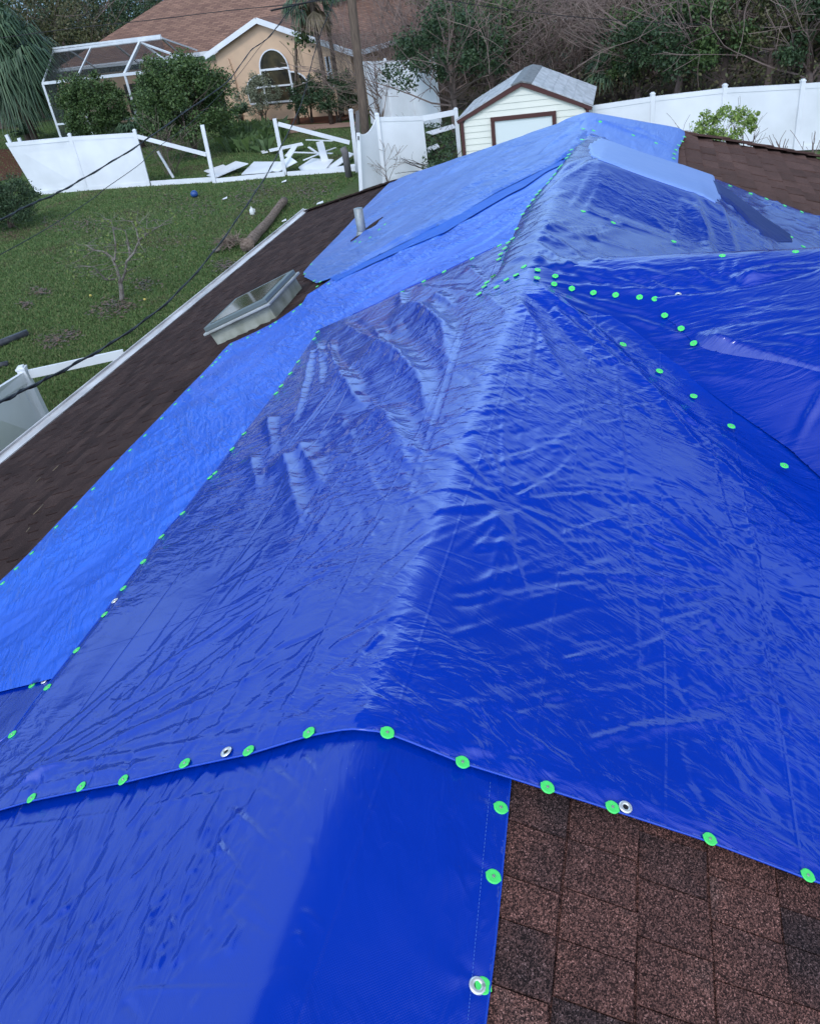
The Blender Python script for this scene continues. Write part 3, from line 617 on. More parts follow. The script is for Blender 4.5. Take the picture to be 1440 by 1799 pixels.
# C : light blue, left slope
c_edge = [(-60, 1085), (0, 1022), (27, 997), (54, 970), (97, 924), (131, 889), (162, 856), (195, 821), (227, 788), (253, 762), (282, 732), (306, 707), (330, 682), (353, 659), (371, 640), (384, 625), (392, 616), (404, 604), (433, 591), (452, 582), (473, 571), (486, 564), (514, 545), (532, 532), (540, 518)]
polyC = c_edge + [(600, 480), (760, 395), (960, 285), (1000, 260), (1010, 262), (990, 318), (900, 566), (700, 1110), (300, 1180), (100, 1192), (0, 1217), (-60, 1232)]
tC = Tarp('tarp', 'light blue tarp strip along the left slope beside the skylight', polyC, .019, .022, TC, offe=.016,
   strokes=fam(95, -20, 420, 640, 1200, 33, 13, 70, 210, .012, .028, .004, .010, keep=lambda x, y: -1.03*x+1035 < y < -1.3*x+1330) +
           fam(45, 500, 930, 300, 560, 27, 8, 90, 230, .02, .04, .006, .014, keep=lambda x, y: y > 490-.5*(x-540)) +
           [(90, 1130, 545, 600, .012, .008), (0, 1120, 330, 760, .01, .006)], group='blue tarps nailed over the roof')
for p in [(404, 603), (396, 615), (384, 626), (377, 634), (371, 640), (353, 660), (330, 683), (306, 708), (282, 733), (253, 763), (227, 789), (195, 822), (162, 857), (131, 889), (97, 924), (54, 970), (27, 997), (3, 1023), (473, 571), (482, 564), (452, 582), (433, 591), (514, 545), (526, 533)]: tC.put(CAP, p[0]+2, p[1]+2)
# D : faded, far left slope and hip
d_low = [(534, 488), (556, 500), (577, 493), (640, 463), (720, 424), (795, 387), (870, 342), (932, 311), (975, 290), (1000, 275)]
polyD = [(533, 481), (547, 464), (600, 410), (640, 366), (684, 322), (700, 316)]
uvD = [hit(*p, .02) for p in [(536, 486), (533, 481), (547, 464), (600, 410), (640, 366), (682, 324)]]
hu = uvD[-1][0]; uvD += [(hu+.5, uvD[-1][1]+.1), (UPK+1.2, -.8), (UPK+.55, .3), (UPK-.2, .35)] + [hit(*p, .02) for p in d_low[::-1]]
def ex_D(u, v):
    a, b = np.array(hit(610, 474, .02)), np.array(hit(985, 268, .02)); d = b-a; Ln = np.linalg.norm(d); t = ((u-a[0])*d[0]+(v-a[1])*d[1])/Ln**2; q = ((u-a[0])*d[1]-(v-a[1])*d[0])/Ln
    return .02*np.exp(-(q/.10)**2)*np.clip(t*3, 0, 1)*np.clip((1.05-t)*4, 0, 1)
tD = Tarp('tarp', 'faded lavender blue tarp on the far left slope around the vent pipe', None, .034, .024, TD, offe=.028, uvpoly=uvD, extra=ex_D,
   strokes=fam(90, 560, 1010, 215, 470, 27, 7, 70, 220, .02, .05, .006, .018, keep=lambda x, y: y > 335-.36*(x-660) and y < 520-.5*(x-560)) +
   [(600, 478, 985, 272, .04, .02)], group='blue tarps nailed over the roof')
for p in [(547, 464), (535, 481), (552, 493), (563, 495), (557, 503), (577, 498), (676, 394), (666, 403), (650, 417), (632, 425), (624, 424)]: tD.put(CAP, *p)
TK = tarp_mat('fold_reflection_blue', (.0005, .085, .52), (.001, .10, .58), rough=.5, spec=.3, bump=.5, stretch=(.5, 3., 1), rot=1.)  # fold face of the faded tarp; dark sky reflection put into the colour
tK = Tarp('tarp', 'narrow fold face along the lavender tarp, its darker reflection painted saturated blue', [(575, 488), (640, 458), (720, 416), (795, 380), (870, 334), (932, 303), (985, 280), (992, 287), (960, 302), (920, 330), (895, 342), (840, 374), (782, 409), (720, 434), (650, 466), (590, 496)], .026, .02, TK,
   strokes=[(600, 484, 920, 322, .02, .008), (720, 432, 900, 338, .012, .006)], group='blue tarps nailed over the roof')
# B : bottom tarp under the front one
polyB = [(-80, 1235), (0, 1216), (60, 1203), (100, 1189), (260, 1160), (600, 1150), (860, 1220), (904, 1350), (897, 1374), (890, 1450), (880, 1560), (868, 1680), (853, 1799), (845, 1860), (835, 1950), (300, 1990), (-200, 1800)]
tB = Tarp('tarp', 'woven deep blue tarp at the bottom, tucked under the front tarp', polyB, .006, .0075, TB, grad=True, pins=[(879, 1420), (866, 1541), (848, 1733)],
   strokes=[(97, 1485, 44, 1680, .012, -.007), (194, 1466, 87, 1670, .012, -.007), (150, 1440, 110, 1600, .01, .005), (403, 1422, 491, 1500, .008, .007), (380, 1485, 430, 1545, .007, .006), (311, 1592, 316, 1719, .009, -.006), (301, 1565, 272, 1625, .007, -.005), (214, 1745, 457, 1737, .004, .004), (230, 1380, 190, 1450, .008, -.006), (490, 1340, 545, 1400, .008, -.006), (10, 1500, 5, 1640, .012, -.007), (530, 1330, 560, 1370, .006, .005), (220, 1760, 250, 1799, .008, -.006), (0, 1460, 240, 1425, .005, .003), (240, 1425, 470, 1380, .005, .003)] +
     fam(120, 0, 400, 1390, 1790, 62, 16, 40, 150, .005, .011, .002, .006) + fam(30, 330, 540, 1330, 1650, -45, 25, 30, 90, .005, .008, .001, .003), group='blue tarps nailed over the roof')
for p in [(57, 1204), (879, 1420), (866, 1541), (848, 1733)]: tB.put(CAP, *p)
tB.put(EYEL, 79, 1197); tB.put(EYEL, 838, 1733, 1.05)
tB.hem([(904, 1350), (897, 1374), (890, 1450), (880, 1560), (868, 1680), (853, 1799), (845, 1860)], .0022)
tB.hem([(-80, 1235), (0, 1216), (60, 1203), (100, 1189)], .004)
st = MB()
for i in range(60):
    t0 = i/60.; t1 = t0+.009; y0, y1 = 1380+t0*420, 1380+t1*420; xx = lambda y: 862-.095*(y-1380)
    p, q = hit(xx(y0), y0, .006), hit(xx(y1), y1, .006)
    st.beam((p[1], p[0], float(tB.z(p[0], p[1]))+.0012), (q[1], q[0], float(tB.z(q[0], q[1]))+.0012), .0011, .0008)
st.build('stitching', mat('pale_thread', (.05, .14, .55), .6, .3), tB.o)
# A : the big front tarp over the ridge
a_left = [(-60, 1350), (22, 1288), (60, 1235), (84, 1206), (100, 1186), (135, 1141), (184, 1078), (217, 1032), (252, 986), (284, 942), (321, 901), (369, 838), (378, 829), (408, 788), (429, 761), (485, 690), (494, 677), (510, 655), (524, 634), (552, 592), (558, 580)]
a_top = [(620, 553), (661, 534), (705, 512), (720, 504), (744, 494), (780, 477), (829, 453), (877, 431), (900, 425)]
a_low = [(-60, 1438), (0, 1424), (56, 1408), (143, 1390), (217, 1376), (325, 1350), (437, 1326), (543, 1293), (600, 1281), (640, 1278), (680, 1287), (812, 1341), (961, 1388), (1075, 1424), (1246, 1480), (1418, 1545), (1500, 1572), (1600, 1606)]
polyA = a_low + [(1640, 1250), (1620, 990), (1465, 850), (1402, 793), (1309, 726), (1243, 674), (1183, 630), (1119, 582), (1035, 530), (985, 480), (935, 468)] + a_top[::-1] + a_left[::-1]
lf = lambda x, y: x < ridgex(y)-20 and y > 1500-1.35*x
S1, S2 = (893, 888), (1335, 1035)
A_PINS = [(56, 1403), (143, 1383), (217, 1371), (325, 1342), (437, 1320), (543, 1288), (680, 1288), (812, 1340), (961, 1384), (1075, 1419), (1246, 1475), (1418, 1539), (84, 1208), (135, 1143), (184, 1080), (217, 1034), (284, 943), (321, 902), (373, 834), (429, 762), (490, 685), (524, 635)]
strA = ([(552, 610, 517, 745, .03, 0.0319), (560, 600, 563, 690, .028, 0.0319), (578, 598, 590, 655, .024, 0.02175), (697, 543, 785, 650, .05, 0.06235, .06), (637, 610, 752, 735, .05, 0.06235, .05), (590, 655, 640, 720, .04, 0.0435), (645, 725, 712, 835, .05, 0.04785, .05), (523, 780, 567, 855, .04, 0.03915), (497, 795, 532, 935, .035, 0.03625), (705, 515, 705, 560, .03, 0.02755), (760, 520, 800, 540, .03, 0.03625), (655, 575, 690, 640, .03, 0.0203), (470, 730, 480, 800, .03, 0.0261), (440, 800, 455, 870, .025, 0.02175), (740, 560, 800, 590, .03, 0.0232), (560, 620, 640, 680, .03, 0.0203), (600, 570, 690, 620, .025, 0.0174),
         (225, 1225, 425, 1065, .014, .006), (730, 505, 850, 520, .02, .012), (820, 470, 870, 515, .02, .014), (760, 500, 830, 500, .015, -.01), (860, 505, 935, 480, .015, .012), (850, 520, 900, 560, .02, .012),
         (930, 500, 1105, 640, .035, 0.0351), (920, 510, 1060, 660, .025, -0.0243), (945, 498, 1175, 700, .03, 0.027), (905, 520, 1010, 700, .03, 0.0243), (960, 540, 1230, 760, .03, 0.0189), (1100, 640, 1240, 800, .03, 0.0243), (1160, 690, 1330, 860, .03, 0.0216), (1200, 740, 1440, 900, .03, -0.0216), (1220, 780, 1440, 960, .02, 0.0108)] +
        star(*S1, 20, 90, 250, .008, .018, .0035, .009, 0, 360, 14) + star(*S2, 16, 140, 460, .009, .02, .004, .010, 130, 235, 40) + star(*S2, 7, 60, 150, .01, .02, .003, .007, 235, 490, 30) +
        fam(95, 790, 1060, 540, 880, 10, 14, 50, 170, .006, .013, .0018, .0045) + fam(55, 980, 1330, 640, 960, -18, 22, 60, 180, .006, .014, .002, .005, keep=lambda x, y: y > 610+.83*(x-1000)) +
        fam(70, 770, 1400, 920, 1360, 14, 8, 60, 260, .006, .014, .0015, .0045) + fam(26, 1100, 1440, 1000, 1450, -65, 20, 60, 160, .008, .014, .0015, .004) +
        fam(130, 60, 720, 850, 1310, 42, 20, 50, 200, .006, .012, .0015, .0042, keep=lf) + fam(45, 500, 830, 560, 900, -42, 18, 40, 120, .010, .018, .0025, .006, keep=lf) +
        [(0, 1400+rnd.uniform(-35, 10), 300+rnd.uniform(0, 350), 1400-rnd.uniform(60, 330), .012, rnd.uniform(.003, .007)) for _ in range(16)] +
        [(x, y, x+rnd.uniform(8, 30), y-rnd.uniform(25, 60), .010, -.006) for x, y in ((60, 1395), (150, 1372), (225, 1360), (330, 1332), (445, 1310))])
# straight factory fold lines running with the ridge and across it
folds = [(820, 540, 592, 1290), (643, 612, 430, 880), (940, 560, 905, 862), (1080, 620, 1138, 1390), (1235, 740, 1300, 1010), (1330, 1100, 1392, 1440), (1305, 860, 1440, 1560), (1260, 745, 1290, 890)]
strA += [(*f_, .0055, .004) for f_ in folds] + [(f_[0]+9, f_[1], f_[2]+9, f_[3], .0055, -.003) for f_ in folds[:5]]
tA = Tarp('tarp', 'big glossy deep blue tarp draped over the ridge in front', polyA, .032, .0085, TA, offe=.028, fade=.04, grad=True, pins=A_PINS, strokes=strA, group='blue tarps nailed over the roof')
for p in [(22, 1291), (56, 1403), (143, 1383), (217, 1371), (325, 1342), (437, 1320), (543, 1288), (680, 1288), (812, 1340), (961, 1384), (1075, 1419), (1246, 1475), (1418, 1539), (84, 1208), (135, 1143), (184, 1080), (217, 1034), (252, 987), (284, 943), (321, 902), (369, 839), (378, 831), (408, 789), (429, 762), (485, 691), (494, 678), (510, 656), (524, 635), (552, 595), (558, 583), (707, 513), (744, 494), (780, 477), (829, 454), (877, 431)]: tA.put(CAP, *p)
for p in [(202, 1056), (398, 1322), (1098, 1419)]: tA.put(EYEL, *p)
tA.hem(a_low, .003); tA.hem(a_left, .004); tA.hem(a_top[:-1], .005)
# E : over the cross gable
polyE = [(925, 470), (960, 462), (1010, 458), (1100, 452), (1250, 448), (1440, 444), (1620, 440)]
uvE = [hit(*p) for p in [(905, 500), (945, 520), (1010, 556), (1094, 602), (1158, 648), (1218, 692), (1284, 744), (1377, 810), (1440, 868), (1640, 1080)]]
uvE = uvE + [(uvE[-1][0]+1.2, 4.6), (US+.5, 4.6), (US+.35, 1.2), (US+.25, .35), (US+.15, .02), (US-.15, -.12)]
fT0, fT1, fP0, fP1 = hit(1190, 521), hit(1438, 480), hit(1222, 606), hit(1440, 690)
def ex_F(u, v):
    k_ = (v-fT0[1])/(fT1[1]-fT0[1]); uT = fT0[0]+(fT1[0]-fT0[0])*k_; kp = (v-fP0[1])/(fP1[1]-fP0[1]); uP = fP0[0]+(fP1[0]-fP0[0])*kp
    a = np.clip((uT-u)/np.maximum(.05, uT-uP), 0, 1); b = np.clip(1-(uP-u)/1.1, 0, 1); hh = .14*np.clip(kp*.8+.05, 0, 1.3)
    return hh*np.minimum(a, b)*(1-.12*np.exp(-((u-uP)/.05)**2))
tE = Tarp('tarp', 'deep blue tarp stretched over the cross gable at the right', None, .040, .011, TE, offe=.034, uvpoly=uvE, k=.045, extra=ex_F, fade=.25,
   strokes=[(1290, 508, 1345, 468, .02, 0.018, .1), (1292, 509, 1390, 470, .02, 0.021, .1), (1295, 510, 1440, 468, .022, 0.024, .1), (1297, 511, 1460, 484, .02, 0.021, .08), (1285, 505, 1300, 455, .015, 0.012), (1270, 500, 1275, 455, .012, 0.009), (1250, 490, 1240, 455, .012, 0.009), (1225, 490, 1200, 456, .012, 0.009),
     (945, 492, 1250, 520, .02, 0.018), (945, 494, 1190, 512, .012, -0.012), (940, 500, 1215, 600, .022, 0.024), (940, 505, 1180, 590, .02, -0.018), (950, 520, 1210, 640, .022, 0.021), (975, 530, 1160, 630, .02, 0.018), (1090, 560, 1215, 602, .015, 0.015), (1000, 520, 1160, 560, .015, 0.015),
     (1160, 655, 1330, 670, .02, 0.0135), (1160, 656, 1225, 720, .015, 0.0135), (1218, 700, 1300, 720, .015, 0.009), (1377, 815, 1445, 715, .02, 0.03), (1382, 815, 1455, 730, .02, -0.018), (1377, 820, 1440, 760, .015, 0.012), (1130, 600, 1210, 590, .012, 0.012), (1140, 640, 1200, 625, .01, 0.012), (1210, 660, 1340, 690, .02, 0.012)] +
     fam(32, 960, 1240, 465, 500, -18, 14, 40, 120, .010, .018, .003, .008) + fam(22, 1120, 1240, 590, 660, -10, 30, 20, 60, .008, .014, .003, .006) + fam(16, 1230, 1430, 650, 800, -40, 30, 30, 90, .01, .016, .0015, .004), group='blue tarps nailed over the roof')
for p in [(944, 474), (943, 488), (975, 485), (973, 499), (1004, 507), (1042, 514), (1081, 518), (1123, 522), (1150, 525), (1094, 605), (1158, 652), (1218, 696), (1284, 749), (1377, 818)]: tE.put(CAP, *p)
tE.put(EYEL, 1191, 518)
# F : loose sheet lapping over it at the frame's right
polyF = [(1143, 527), (1190, 521), (1245, 517), (1300, 510), (1380, 495), (1438, 478), (1640, 474), (1640, 800), (1440, 712), (1340, 664), (1222, 612), (1196, 585), (1165, 560)]
tF = Tarp('tarp', 'smooth blue sheet lapping over the cross gable tarp at the right edge', polyF, .050, .012, TE, fade=.03, offe=.044, extra=ex_F,
   strokes=[(1220, 604, 1440, 640, .02, .014), (1222, 606, 1440, 668, .022, .018), (1222, 610, 1440, 698, .024, .02), (1220, 600, 1400, 598, .018, .01), (1222, 600, 1420, 620, .015, .008), (1225, 612, 1380, 690, .02, .012), (1150, 528, 1240, 528, .012, .01), (1300, 580, 1420, 575, .02, .006), (1150, 526, 1437, 486, .01, .012), (1438, 480, 1450, 560, .02, .02)] +
     fam(14, 1240, 1400, 540, 640, -4, 8, 50, 120, .012, .02, .002, .005), group='blue tarps nailed over the roof')
for p in [(1167, 554), (1196, 577), (1218, 603)]: tF.put(CAP, *p)
# G : crinkled sheet between the ridge and the cross gable, tented along a crease
g_btn = [(841, 516), (850, 503), (866, 485), (876, 455), (879, 446), (886, 436), (892, 426), (900, 419), (907, 402), (918, 376), (928, 362), (936, 351), (943, 341), (948, 335), (962, 321), (967, 314), (974, 306), (981, 295), (985, 291), (995, 277), (999, 271), (1003, 263), (1022, 245), (1026, 226)]
TENT_H = .135
def ex_G(u, v):
    d = u-4.95-.04*np.sin(3*v); t_ = np.where(d > 0, np.clip(1-d/1.35, 0, 1), np.clip(1+d/.68, 0, 1))
    t_ = t_ - .04*np.exp(-(d/.03)**2)
    return TENT_H*t_*np.clip((v+.12)/.36, 0, 1)*np.clip((1.42-v)/.5, 0, 1)
uvG = [hit(*p, .03) for p in [(838, 518)] + g_btn + [(1034, 222), (1060, 243), (1100, 258), (1150, 277), (1190, 290), (1247, 314), (1282, 325), (1318, 339), (1346, 348), (1378, 360), (1408, 371), (1445, 382), (1500, 405)]]
gq = uvG[-1]; uvG += [(gq[0]-.6, 4.2), (US+.05, 4.0), (US+.02, .9), hit(935, 492)]
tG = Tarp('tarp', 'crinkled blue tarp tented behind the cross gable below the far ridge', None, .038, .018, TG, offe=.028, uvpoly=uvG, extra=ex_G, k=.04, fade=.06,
   strokes=[(880, 470, 990, 500, .03, .02, .1), (905, 440, 1010, 495, .03, .02, .1), (915, 420, 1060, 470, .03, .018, .12), (930, 400, 1040, 440, .03, .014, .12), (940, 360, 1060, 310, .03, .02), (945, 370, 1010, 340, .02, .015), (950, 345, 1070, 300, .025, -.018), (1000, 370, 1040, 325, .015, .012), (1025, 372, 1070, 330, .012, .012), (1025, 372, 1080, 392, .02, .018), (1078, 392, 1105, 350, .012, .01), (1078, 392, 1190, 425, .02, .018), (1183, 424, 1200, 370, .012, .014), (1183, 424, 1270, 442, .02, .014), (1200, 380, 1260, 440, .03, .02), (1215, 370, 1330, 450, .03, .03), (1250, 362, 1400, 445, .02, .02),
     (1020, 235, 1085, 262, .02, .02, .2), (1030, 232, 1075, 255, .015, -.02, .2), (1015, 245, 1080, 250, .015, .015)] +
     fam(60, 880, 1060, 380, 500, 10, 30, 25, 90, .012, .026, .005, .012) + fam(34, 1270, 1440, 345, 440, 20, 45, 25, 80, .012, .026, .006, .014) + fam(20, 1040, 1250, 380, 440, -20, 20, 30, 90, .012, .02, .003, .009), group='blue tarps nailed over the roof')
for p in g_btn[:-1] + [(866, 485), (855, 496), (889, 491), (906, 483), (920, 468), (872, 504), (1022, 233), (1024, 371), (1077, 391), (1183, 424), (1269, 442), (1389, 416), (1397, 442), (1410, 437), (1282, 326), (1318, 340), (1346, 349), (1378, 361), (1408, 372)]: tG.put(CAP, *p)
# pale flat sheet above the crease
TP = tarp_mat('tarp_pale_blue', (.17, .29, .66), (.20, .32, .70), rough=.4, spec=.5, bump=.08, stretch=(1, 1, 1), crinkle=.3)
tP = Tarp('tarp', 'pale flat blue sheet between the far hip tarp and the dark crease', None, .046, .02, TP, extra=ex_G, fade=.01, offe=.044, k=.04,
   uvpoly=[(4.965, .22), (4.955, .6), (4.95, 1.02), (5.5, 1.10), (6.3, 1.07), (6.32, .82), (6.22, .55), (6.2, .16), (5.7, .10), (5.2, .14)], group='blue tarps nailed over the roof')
# J : grey-blue flap over it
def ex_J(u, v): return ex_G(u, v)+.003
tJ = Tarp('tarp', 'narrow grey blue flap of ribbed tarp pulled down towards the cross gable', [(1240, 314), (1256, 321), (1330, 372), (1388, 410), (1392, 424), (1338, 424), (1303, 396), (1247, 354)], .052, .016, TJ, extra=ex_J, fade=.06, offe=.042,
   strokes=fam(16, 1250, 1360, 325, 430, -42, 5, 40, 90, .012, .02, .004, .009), group='blue tarps nailed over the roof')
# H : thin sheet over the far ridge and hip
uvH = [hit(*p, .03) for p in [(1012, 214), (1024, 240), (1050, 252), (1100, 268), (1150, 284), (1190, 293), (1192, 262), (1203, 240)]]
q = uvH[-1]; uvH += [(q[0]+.5, q[1]+.0), (UPK+.9, .2), (UPK+.4, -.3)]
tH = Tarp('tarp', 'thin light blue tarp wrapped over the far hip beside bare shingles', None, .050, .02, TH_, offe=.034, uvpoly=uvH, fade=.05,
   strokes=[(1035, 210, 1190, 262, .03, .03), (1050, 214, 1150, 235, .03, -.02), (1110, 222, 1185, 258, .02, .02)] + fam(24, 1050, 1185, 225, 262, -84, 6, 14, 30, .012, .02, .004, .010), group='blue tarps nailed over the roof')
for p in [(1054, 215), (1112, 237), (1152, 251), (1202, 240), (1198, 248), (1192, 255), (1187, 263), (1184, 270), (1183, 278), (1180, 288), (1122, 267), (1149, 277), (1090, 255), (1042, 229), (1024, 226)]: tH.put(CAP, *p)
for pr in (CAP, EYEL):
    for ch in list(pr.children): bpy.data.objects.remove(ch)
    bpy.data.objects.remove(pr)
# ------------------------------------------------------------ foliage builders
def leaf_quads(P, size, flat=.0, up=.35):
    P = np.asarray(P); n = len(P); a = rs.normal(0, 1, (n, 3)); a[:, 2] *= (1-flat); a /= np.linalg.norm(a, axis=1)[:, None]
    b = rs.normal(0, 1, (n, 3)); b -= (b*a).sum(1)[:, None]*a; b /= np.linalg.norm(b, axis=1)[:, None]
    s = (size*rs.uniform(.6, 1.35, n))[:, None]
    V = np.stack([P-a*s*.5, P+b*s*.27, P+a*s*.5, P-b*s*.27], 1).reshape(-1, 3); F = np.arange(4*n).reshape(-1, 4); return V, F
def crown_points(c, r, n, clumps, seed=0, hollow=.55, low=-.8):
    q = np.random.RandomState(seed); out_ = []
    cc = []
    while len(cc) < clumps:
        d = q.normal(0, 1, 3); d /= np.linalg.norm(d)
        if d[2] < low: continue
        cc.append(np.array(c)+d*np.array(r)*q.uniform(hollow, 1.0))
    per = n//clumps
    for k_ in cc:
        s_ = np.array(r)*q.uniform(.16, .34); o_ = q.normal(0, 1, (per, 3)); o_ *= (q.uniform(.3, 1, (per, 1)))/np.maximum(.6, np.linalg.norm(o_, axis=1)[:, None]); out_.append(k_+o_*s_)
    P = np.concatenate(out_); P = P[P[:, 2] > .03]; return P
def branches(mb, p, d, ln, r, depth, spread=.6, kids=3, seg=4, droop=0., q=None, nside=4, minr=.004):
    q = q or rnd; pts = [np.array(p, float)]; d = np.array(d, float); rr = [r]
    for i in range(seg):
        d = d+np.array([q.gauss(0, .16), q.gauss(0, .16), q.gauss(0, .10)-droop]); d /= np.linalg.norm(d); pts.append(pts[-1]+d*ln/seg); rr.append(max(minr, r*(1-.62*(i+1)/seg)))
    mb.tube(pts, rr, nside, cap=False)
    ends = [pts[-1]]
    if depth > 0:
        for i in range(kids):
            j = q.randint(max(1, seg//2), seg); dd = d+np.array([q.gauss(0, spread), q.gauss(0, spread), q.gauss(.1, spread*.7)]); dd /= np.linalg.norm(dd)
            ends += branches(mb, pts[j], dd, ln*q.uniform(.5, .8), max(minr, rr[j]*.7), depth-1, spread, kids, seg, droop, q, nside, minr)
    return ends
def bush(name, label, cat, base, r, mat_, n=3500, size=.1, clumps=26, seed=1, group=None, trunk=True, cz=None, hollow=.5, low=-.75, twigs=0, tmat='bark'):
    cz = cz if cz is not None else r[2]*.85
    root = empty(name, (base[0], base[1], 0), label=label, cat=cat, group=group)
    P = crown_points((0, 0, cz), r, n, clumps, seed, hollow, low); V, F = leaf_quads(P, size); npmesh('foliage', V, F, M[mat_], root)
    q = random.Random(seed); mb = MB()
    for i in range(4 if not twigs else twigs):
        a = q.uniform(0, 6.28); s_ = q.uniform(.05, .35); d = np.array([math.cos(a)*s_, math.sin(a)*s_, 1.]); d /= np.linalg.norm(d)
        branches(mb, (q.gauss(0, .08), q.gauss(0, .08), 0), d, cz*(.75 if twigs else 1.2), .03+.012*r[0], 2 if twigs else 1, .5, 3, q=q)
    mb.build('stem', M[tmat], root)
    return root
def bare(name, label, base, h, n=9, spread=.55, depth=3, mat_='twig', group=None, seed=1, lean=(0, 0), r=.035, kids=3, minr=.006, wide=.6, cat='bare shrub'):
    q = random.Random(seed); mb = MB()
    for i in range(n):
        a = q.uniform(0, 6.28); s_ = q.uniform(.1, wide); d = np.array([math.cos(a)*s_+lean[0], math.sin(a)*s_+lean[1], 1.]); d /= np.linalg.norm(d)
        branches(mb, (q.gauss(0, .2*wide), q.gauss(0, .2*wide), 0), d, h*q.uniform(.45, .8), r, depth, spread, kids, q=q, nside=3, minr=minr)
    o = mb.build(name, M[mat_]); o.location = (base[0], base[1], 0); return tag(o, label, cat, group)
def fan_frond(mb, p, d, stem, R_, n=18, droop=.5, spread=2.4, wid=.05, q=rnd):
    d = np.array(d, float); d /= np.linalg.norm(d); p = np.array(p, float); mid = p+d*stem*.6+np.array([0, 0, .05*stem]); e_ = p+d*stem-np.array([0, 0, .12*stem])
    mb.tube([p, mid, e_], [.02, .015, .012], 3, cap=False)
    side = np.cross(d, (0, 0, 1.)); side /= max(1e-6, np.linalg.norm(side)); upv = np.cross(side, d)
    for i in range(n):
        a = spread*(i/(n-1)-.5)*q.uniform(.95, 1.05); dd = d*math.cos(a)+side*math.sin(a)+upv*q.uniform(-.06, .12); L_ = R_*q.uniform(.8, 1.1)*(.75+.25*math.cos(a))
        m_ = e_+dd*L_*.55; t_ = e_+dd*L_*.92-np.array([0, 0, droop*L_*q.uniform(.5, 1.1)]); ww = np.cross(dd, upv); ww /= np.linalg.norm(ww)
        b = len(mb.v); mb.add([e_-ww*wid*.2, e_+ww*wid*.2, m_+ww*wid, m_-ww*wid, t_], [(0, 1, 2, 3), (3, 2, 4)])
def fan_palm(label, base, trunk_h, crown, n=22, R_=.9, group=None, seed=1, name='fan_palm', m_='palm', tr=.16, cat='palm', droop=.5, low=-.5, dry=0, lean=(0, 0)):
    q = random.Random(seed); root = empty(name, (base[0], base[1], 0), label=label, cat=cat, group=group)
    if trunk_h > .3:
        t = MB(); t.tube([(lean[0]*k_**1.5, lean[1]*k_**1.5, trunk_h*k_) for k_ in (0, .25, .5, .75, 1)], [tr*1.15, tr, tr*.95, tr, tr*1.1], 9); t.build('trunk', M['bark'], root, smooth=True)
    f = MB()
    for i in range(n):
        a = i*2.4+q.uniform(-.3, .3); z_ = q.uniform(low, .95); d = np.array([math.cos(a)*math.sqrt(max(.05, 1-z_*z_)), math.sin(a)*math.sqrt(max(.05, 1-z_*z_)), z_])
        fan_frond(f, (lean[0], lean[1], trunk_h), d, crown*q.uniform(.5, .8), R_*q.uniform(.8, 1.1), 22, droop, 2.6, .022+.013*R_, q)
    f.build('fronds', M[m_], root)
    if dry:
        f = MB()
        for i in range(dry):
            a = q.uniform(0, 6.28); d = np.array([math.cos(a)*.6, math.sin(a)*.6, -.75]); fan_frond(f, (lean[0], lean[1], trunk_h-.1), d, crown*.5, R_*.9, 12, .6, 1.6, .04, q)
        f.build('dead_fronds', M['palm_dry'], root)
    return root
def feather(mb, p, d, ln, arch=.5, n=22, lf=.35, wid=.02, q=rnd):
    d = np.array(d, float); d /= np.linalg.norm(d); side = np.cross(d, (0, 0, 1.)); side /= max(1e-6, np.linalg.norm(side)); pts = []
    for i in range(7):
        t = i/6; pts.append(np.array(p)+d*ln*t-np.array([0, 0, arch*ln*t*t]))
    mb.tube(pts, [.018-.002*i for i in range(7)], 3, cap=False)
    for i in range(n):
        t = (i+1)/(n+1); k_ = t*6; j = int(k_); c = pts[j]+(pts[min(j+1, 6)]-pts[j])*(k_-j)
        for s_ in (-1, 1):
            e_ = c+(side*s_+d*.45)*lf*math.sin(math.pi*(.12+.8*t))+np.array([0, 0, -.12*lf]); w_ = d*wid
            mb.add([c-w_, c+w_, e_], [(0, 1, 2)])

# ------------------------------------------------------------ white vinyl fences
def post(mb, base, top, w_=.127, cap=True):
    base, top = np.array(base, float), np.array(top, float); mb.beam(base, top, w_, w_, up=(.0, 1., .0))
    if cap:
        d = (top-base)/np.linalg.norm(top-base); mb.beam(top, top+d*.03, w_*1.14, w_*1.14, up=(0, 1., 0)); mb.beam(top+d*.03, top+d*.06, w_*.7, w_*.7, up=(0, 1., 0))
def panel(mb, a0, a1, b0, b1, thick=.03, rail=.14, gro=0):   # a = left bottom/top, b = right bottom/top
    a0, a1, b0, b1 = [np.array(x, float) for x in (a0, a1, b0, b1)]
    nx = np.cross(b0-a0, a1-a0); nx /= np.linalg.norm(nx)
    mb.slab([a0, b0, b1, a1], thick)
    for s_, (x, y, ex, ey) in enumerate(((a0, b0, a1-a0, b1-b0), (a1, b1, a0-a1, b0-b1))):
        ex = ex/np.linalg.norm(ex)*rail; ey = ey/np.linalg.norm(ey)*rail; mb.slab([x, y, y+ey, x+ex], thick+.03)
    if gro:
        for i in range(1, gro):
            t = i/gro; p0 = a0+(b0-a0)*t; p1 = a1+(b1-a1)*t
            mb.beam(p0+(p1-p0)*.04-nx*thick*.5, p0+(p1-p0)*.93-nx*thick*.5, .012, .012, up=nx, mi=1)
W2 = [M['white'], mat('groove_shade', (.62, .65, .72), .5, .3)]
